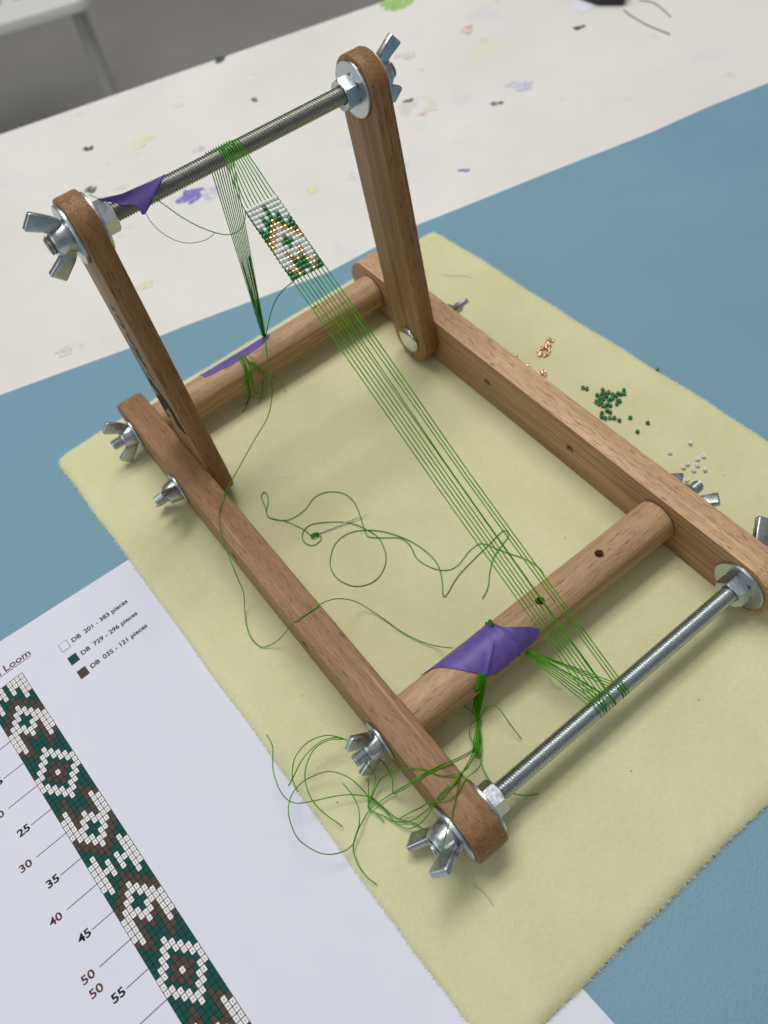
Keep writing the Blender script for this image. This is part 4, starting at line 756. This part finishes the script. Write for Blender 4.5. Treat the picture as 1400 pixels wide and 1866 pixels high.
# ---------------------------------------------------------------- loose beads
def loose(k, x, y, z, label, group, upright=None):
    up = random.random() < 0.55 if upright is None else upright
    R = Matrix.Rotation(random.uniform(0, 6.28), 4, 'Z') @ (Matrix.Rotation(math.pi/2+random.uniform(-.25, .25), 4, 'Y') if up else Matrix.Rotation(random.uniform(-.15, .15), 4, 'Y'))
    o = place('loose_bead', BEAD[k], None, None, Tr(x, y, z+(0.9 if up else 1.08)) @ R)
    return tag(o, label, 'bead', group)
G = DATA['green']
for i, (x, y) in enumerate(G):
    lab, grp = 'loose green glass bead in the pile on the felt beside the right rail', 'green beads in a pile'
    if i < 2: lab, grp = ('left' if i == 0 else 'right')+' green bead of the touching pair left of the green pile', 'pair of green beads'
    elif i == len(G)-3: lab, grp = 'lone green bead just right of the green pile, nearest of three strays', None
    elif i == len(G)-2: lab, grp = 'lone green bead on the felt, rightmost of three strays past the pile', None
    elif i == len(G)-1: lab, grp = 'lone green bead lying on its side, lowest of three strays past the green pile', None
    loose('b_green', x, y, 0.05, lab, grp, False if i == len(G)-1 else None)
loose('b_green', *DATA['green_mat'], -4.0, 'single green bead lying off the felt on the blue mat', None)
for i, (x, y) in enumerate(DATA['gold']):
    lab, grp = 'tiny rose gold bead in the pile near the back of the right rail', 'gold beads in a pile'
    if 16 <= i < 20: lab, grp = 'tiny rose gold bead in the small cluster close against the right rail', 'gold beads by the rail'
    elif i == 20: lab, grp = 'single rose gold bead peeping over the rail edge left of the small cluster', None
    elif i == 21: lab, grp = 'single rose gold bead at the rail edge, farthest back of all the gold beads', None
    loose('b_gold', x, y, 0.05, lab, grp)
WL = ['white bead on the felt farthest from the wooden rail, topmost of the white beads', 'lone white bead on the felt, leftmost of the scattered white beads', 'white bead on the felt, upper right one of the scattered white beads',
      'white bead just below and left of the upper right white bead', 'upper bead of the touching white pair nearest the rail', 'lower bead of the touching white pair nearest the rail',
      'white bead with its hole up in the middle of the white beads', 'white bead nearest above the wing nut bolt, below the middle one', 'white bead on the felt, lower right one of the scattered white beads', 'white bead tucked against the wing nut behind the right rail']
for i, (x, y) in enumerate(DATA['white']):
    loose('b_white', x, y, 0.05, WL[i], 'white beads scattered on the felt')
# ================================================================ far side of the table and the chair
bk = [V((x, y, 0)) for x, y in DATA['black']]
bm = bmesh.new(); pts = [bk[0], bk[1], bk[2], bk[3], bk[3]+(bk[0]-bk[1])*3.2, bk[0]+(bk[0]-bk[1])*2.2]
f = bm.faces.new([bm.verts.new((p.x, p.y, -5.25)) for p in pts]); ret = bmesh.ops.extrude_face_region(bm, geom=[f]); bmesh.ops.translate(bm, vec=(0, 0, 16), verts=[v for v in ret['geom'] if isinstance(v, bmesh.types.BMVert)])
bmesh.ops.recalc_face_normals(bm, faces=bm.faces); bmesh.ops.bevel(bm, geom=list(bm.edges), offset=2.0, segments=3, affect='EDGES', profile=0.5)
bb = thing('black_case', (560, 480, -5.2), 'black case cut off by the top edge on the white table', 'case')
place('case_body', mesh_bm('case_body', bm), M['black'], bb)
quad2 = [(x, y, -5.05) for x, y in DATA['scrap']]
tag(place('paper_scrap', mesh_from('paper_scrap', quad2+[(x, y, -5.15) for x, y, z in quad2], [(0, 1, 2, 3), (4, 5, 1, 0), (5, 6, 2, 1), (6, 7, 3, 2), (7, 4, 0, 3)], False), M['paper']), 'small white paper scrap tucked beside the black case', 'paper scrap')
tag(tube('grey_yarn', [tuple(p[:2])+(-4.6,) for p in DATA['strand']], 0.5, M['hair'], None, 6), 'straight grey yarn end lying on the table below the black case', 'yarn')
tag(tube('grey_yarn', [tuple(p[:2])+(-4.6,) for p in DATA['strand2']], 0.45, M['hair'], None, 6), 'curved grey yarn end lying right of the black case', 'yarn')
CH = DATA['chair']; c0 = V((CH[1][0], CH[1][1])); ex = (V((CH[0][0], CH[0][1]))-c0).normalized(); ey = V((ex.y, -ex.x))
if ey.y < 0: ey = -ey
chair = thing('chair', (c0.x+ex.x*300+ey.x*250, c0.y+ex.y*300+ey.y*250, -1030), 'pale grey plastic chair with oval holes on the grey floor behind the table', 'chair')
CF = frame((c0.x, c0.y, -400), (ex.x, ex.y, 0), (ey.x, ey.y, 0), (0, 0, 1))
cu = bpy.data.curves.new('seat', 'CURVE'); cu.dimensions = '2D'; cu.fill_mode = 'BOTH'; cu.extrude = 9*S; cu.bevel_depth = 3*S; cu.bevel_resolution = 2
def loop(pts):
    sp = cu.splines.new('POLY'); sp.points.add(len(pts)-1); sp.use_cyclic_u = True
    for i, (x, y) in enumerate(pts): sp.points[i].co = (x*S, y*S, 0, 1)
def rrect(x0, x1, y0, y1, r, n=8):
    o = []
    for cx, cy, a0 in ((x1-r, y1-r, 0), (x0+r, y1-r, 90), (x0+r, y0+r, 180), (x1-r, y0+r, 270)):
        for k in range(n+1): a = math.radians(a0+90*k/n); o.append((cx+r*math.cos(a), cy+r*math.sin(a)))
    return o
loop(rrect(3, 600, 3, 560, 34))
hx, hy = V((CH[4][0], CH[4][1]))-c0, V((CH[3][0], CH[3][1]))-c0
h1 = (hx.dot(ex), hx.dot(ey)); h2 = (hy.dot(ex), hy.dot(ey))
for kx_ in range(-1, 9):
    cx = h2[0]+(h1[0]-h2[0])*kx_; cy = h2[1]+(h1[1]-h2[1])*kx_*0.0
    if 30 < cx < 570:
        for ky_ in range(4): loop(rrect(cx-13, cx+13, cy-28+ky_*85, cy+28+ky_*85, 12.9))
tmp = bpy.data.objects.new('tmp', cu); COL.objects.link(tmp); me = bpy.data.meshes.new_from_object(tmp.evaluated_get(bpy.context.evaluated_depsgraph_get())); bpy.data.objects.remove(tmp)
place('seat', me, M['chair'], chair, CF)
for a, b in ((38, 45), (560, 45), (38, 515), (560, 515)):
    pr = [(0, 0.1), (0, 15), (618, 15), (618, 0.1)]; vs, fs = lathe(pr, 16)
    place('leg', mesh_from('leg', vs, fs, True, 40), M['chair_leg'], chair, CF @ Tr(a, b, -630) @ Matrix.Rotation(-math.pi/2, 4, 'Y'))
place('backrest', mesh_bm('backrest', boxbm(20, 580, 545, 575, 12, 430, 10, 3)), M['chair'], chair, CF)
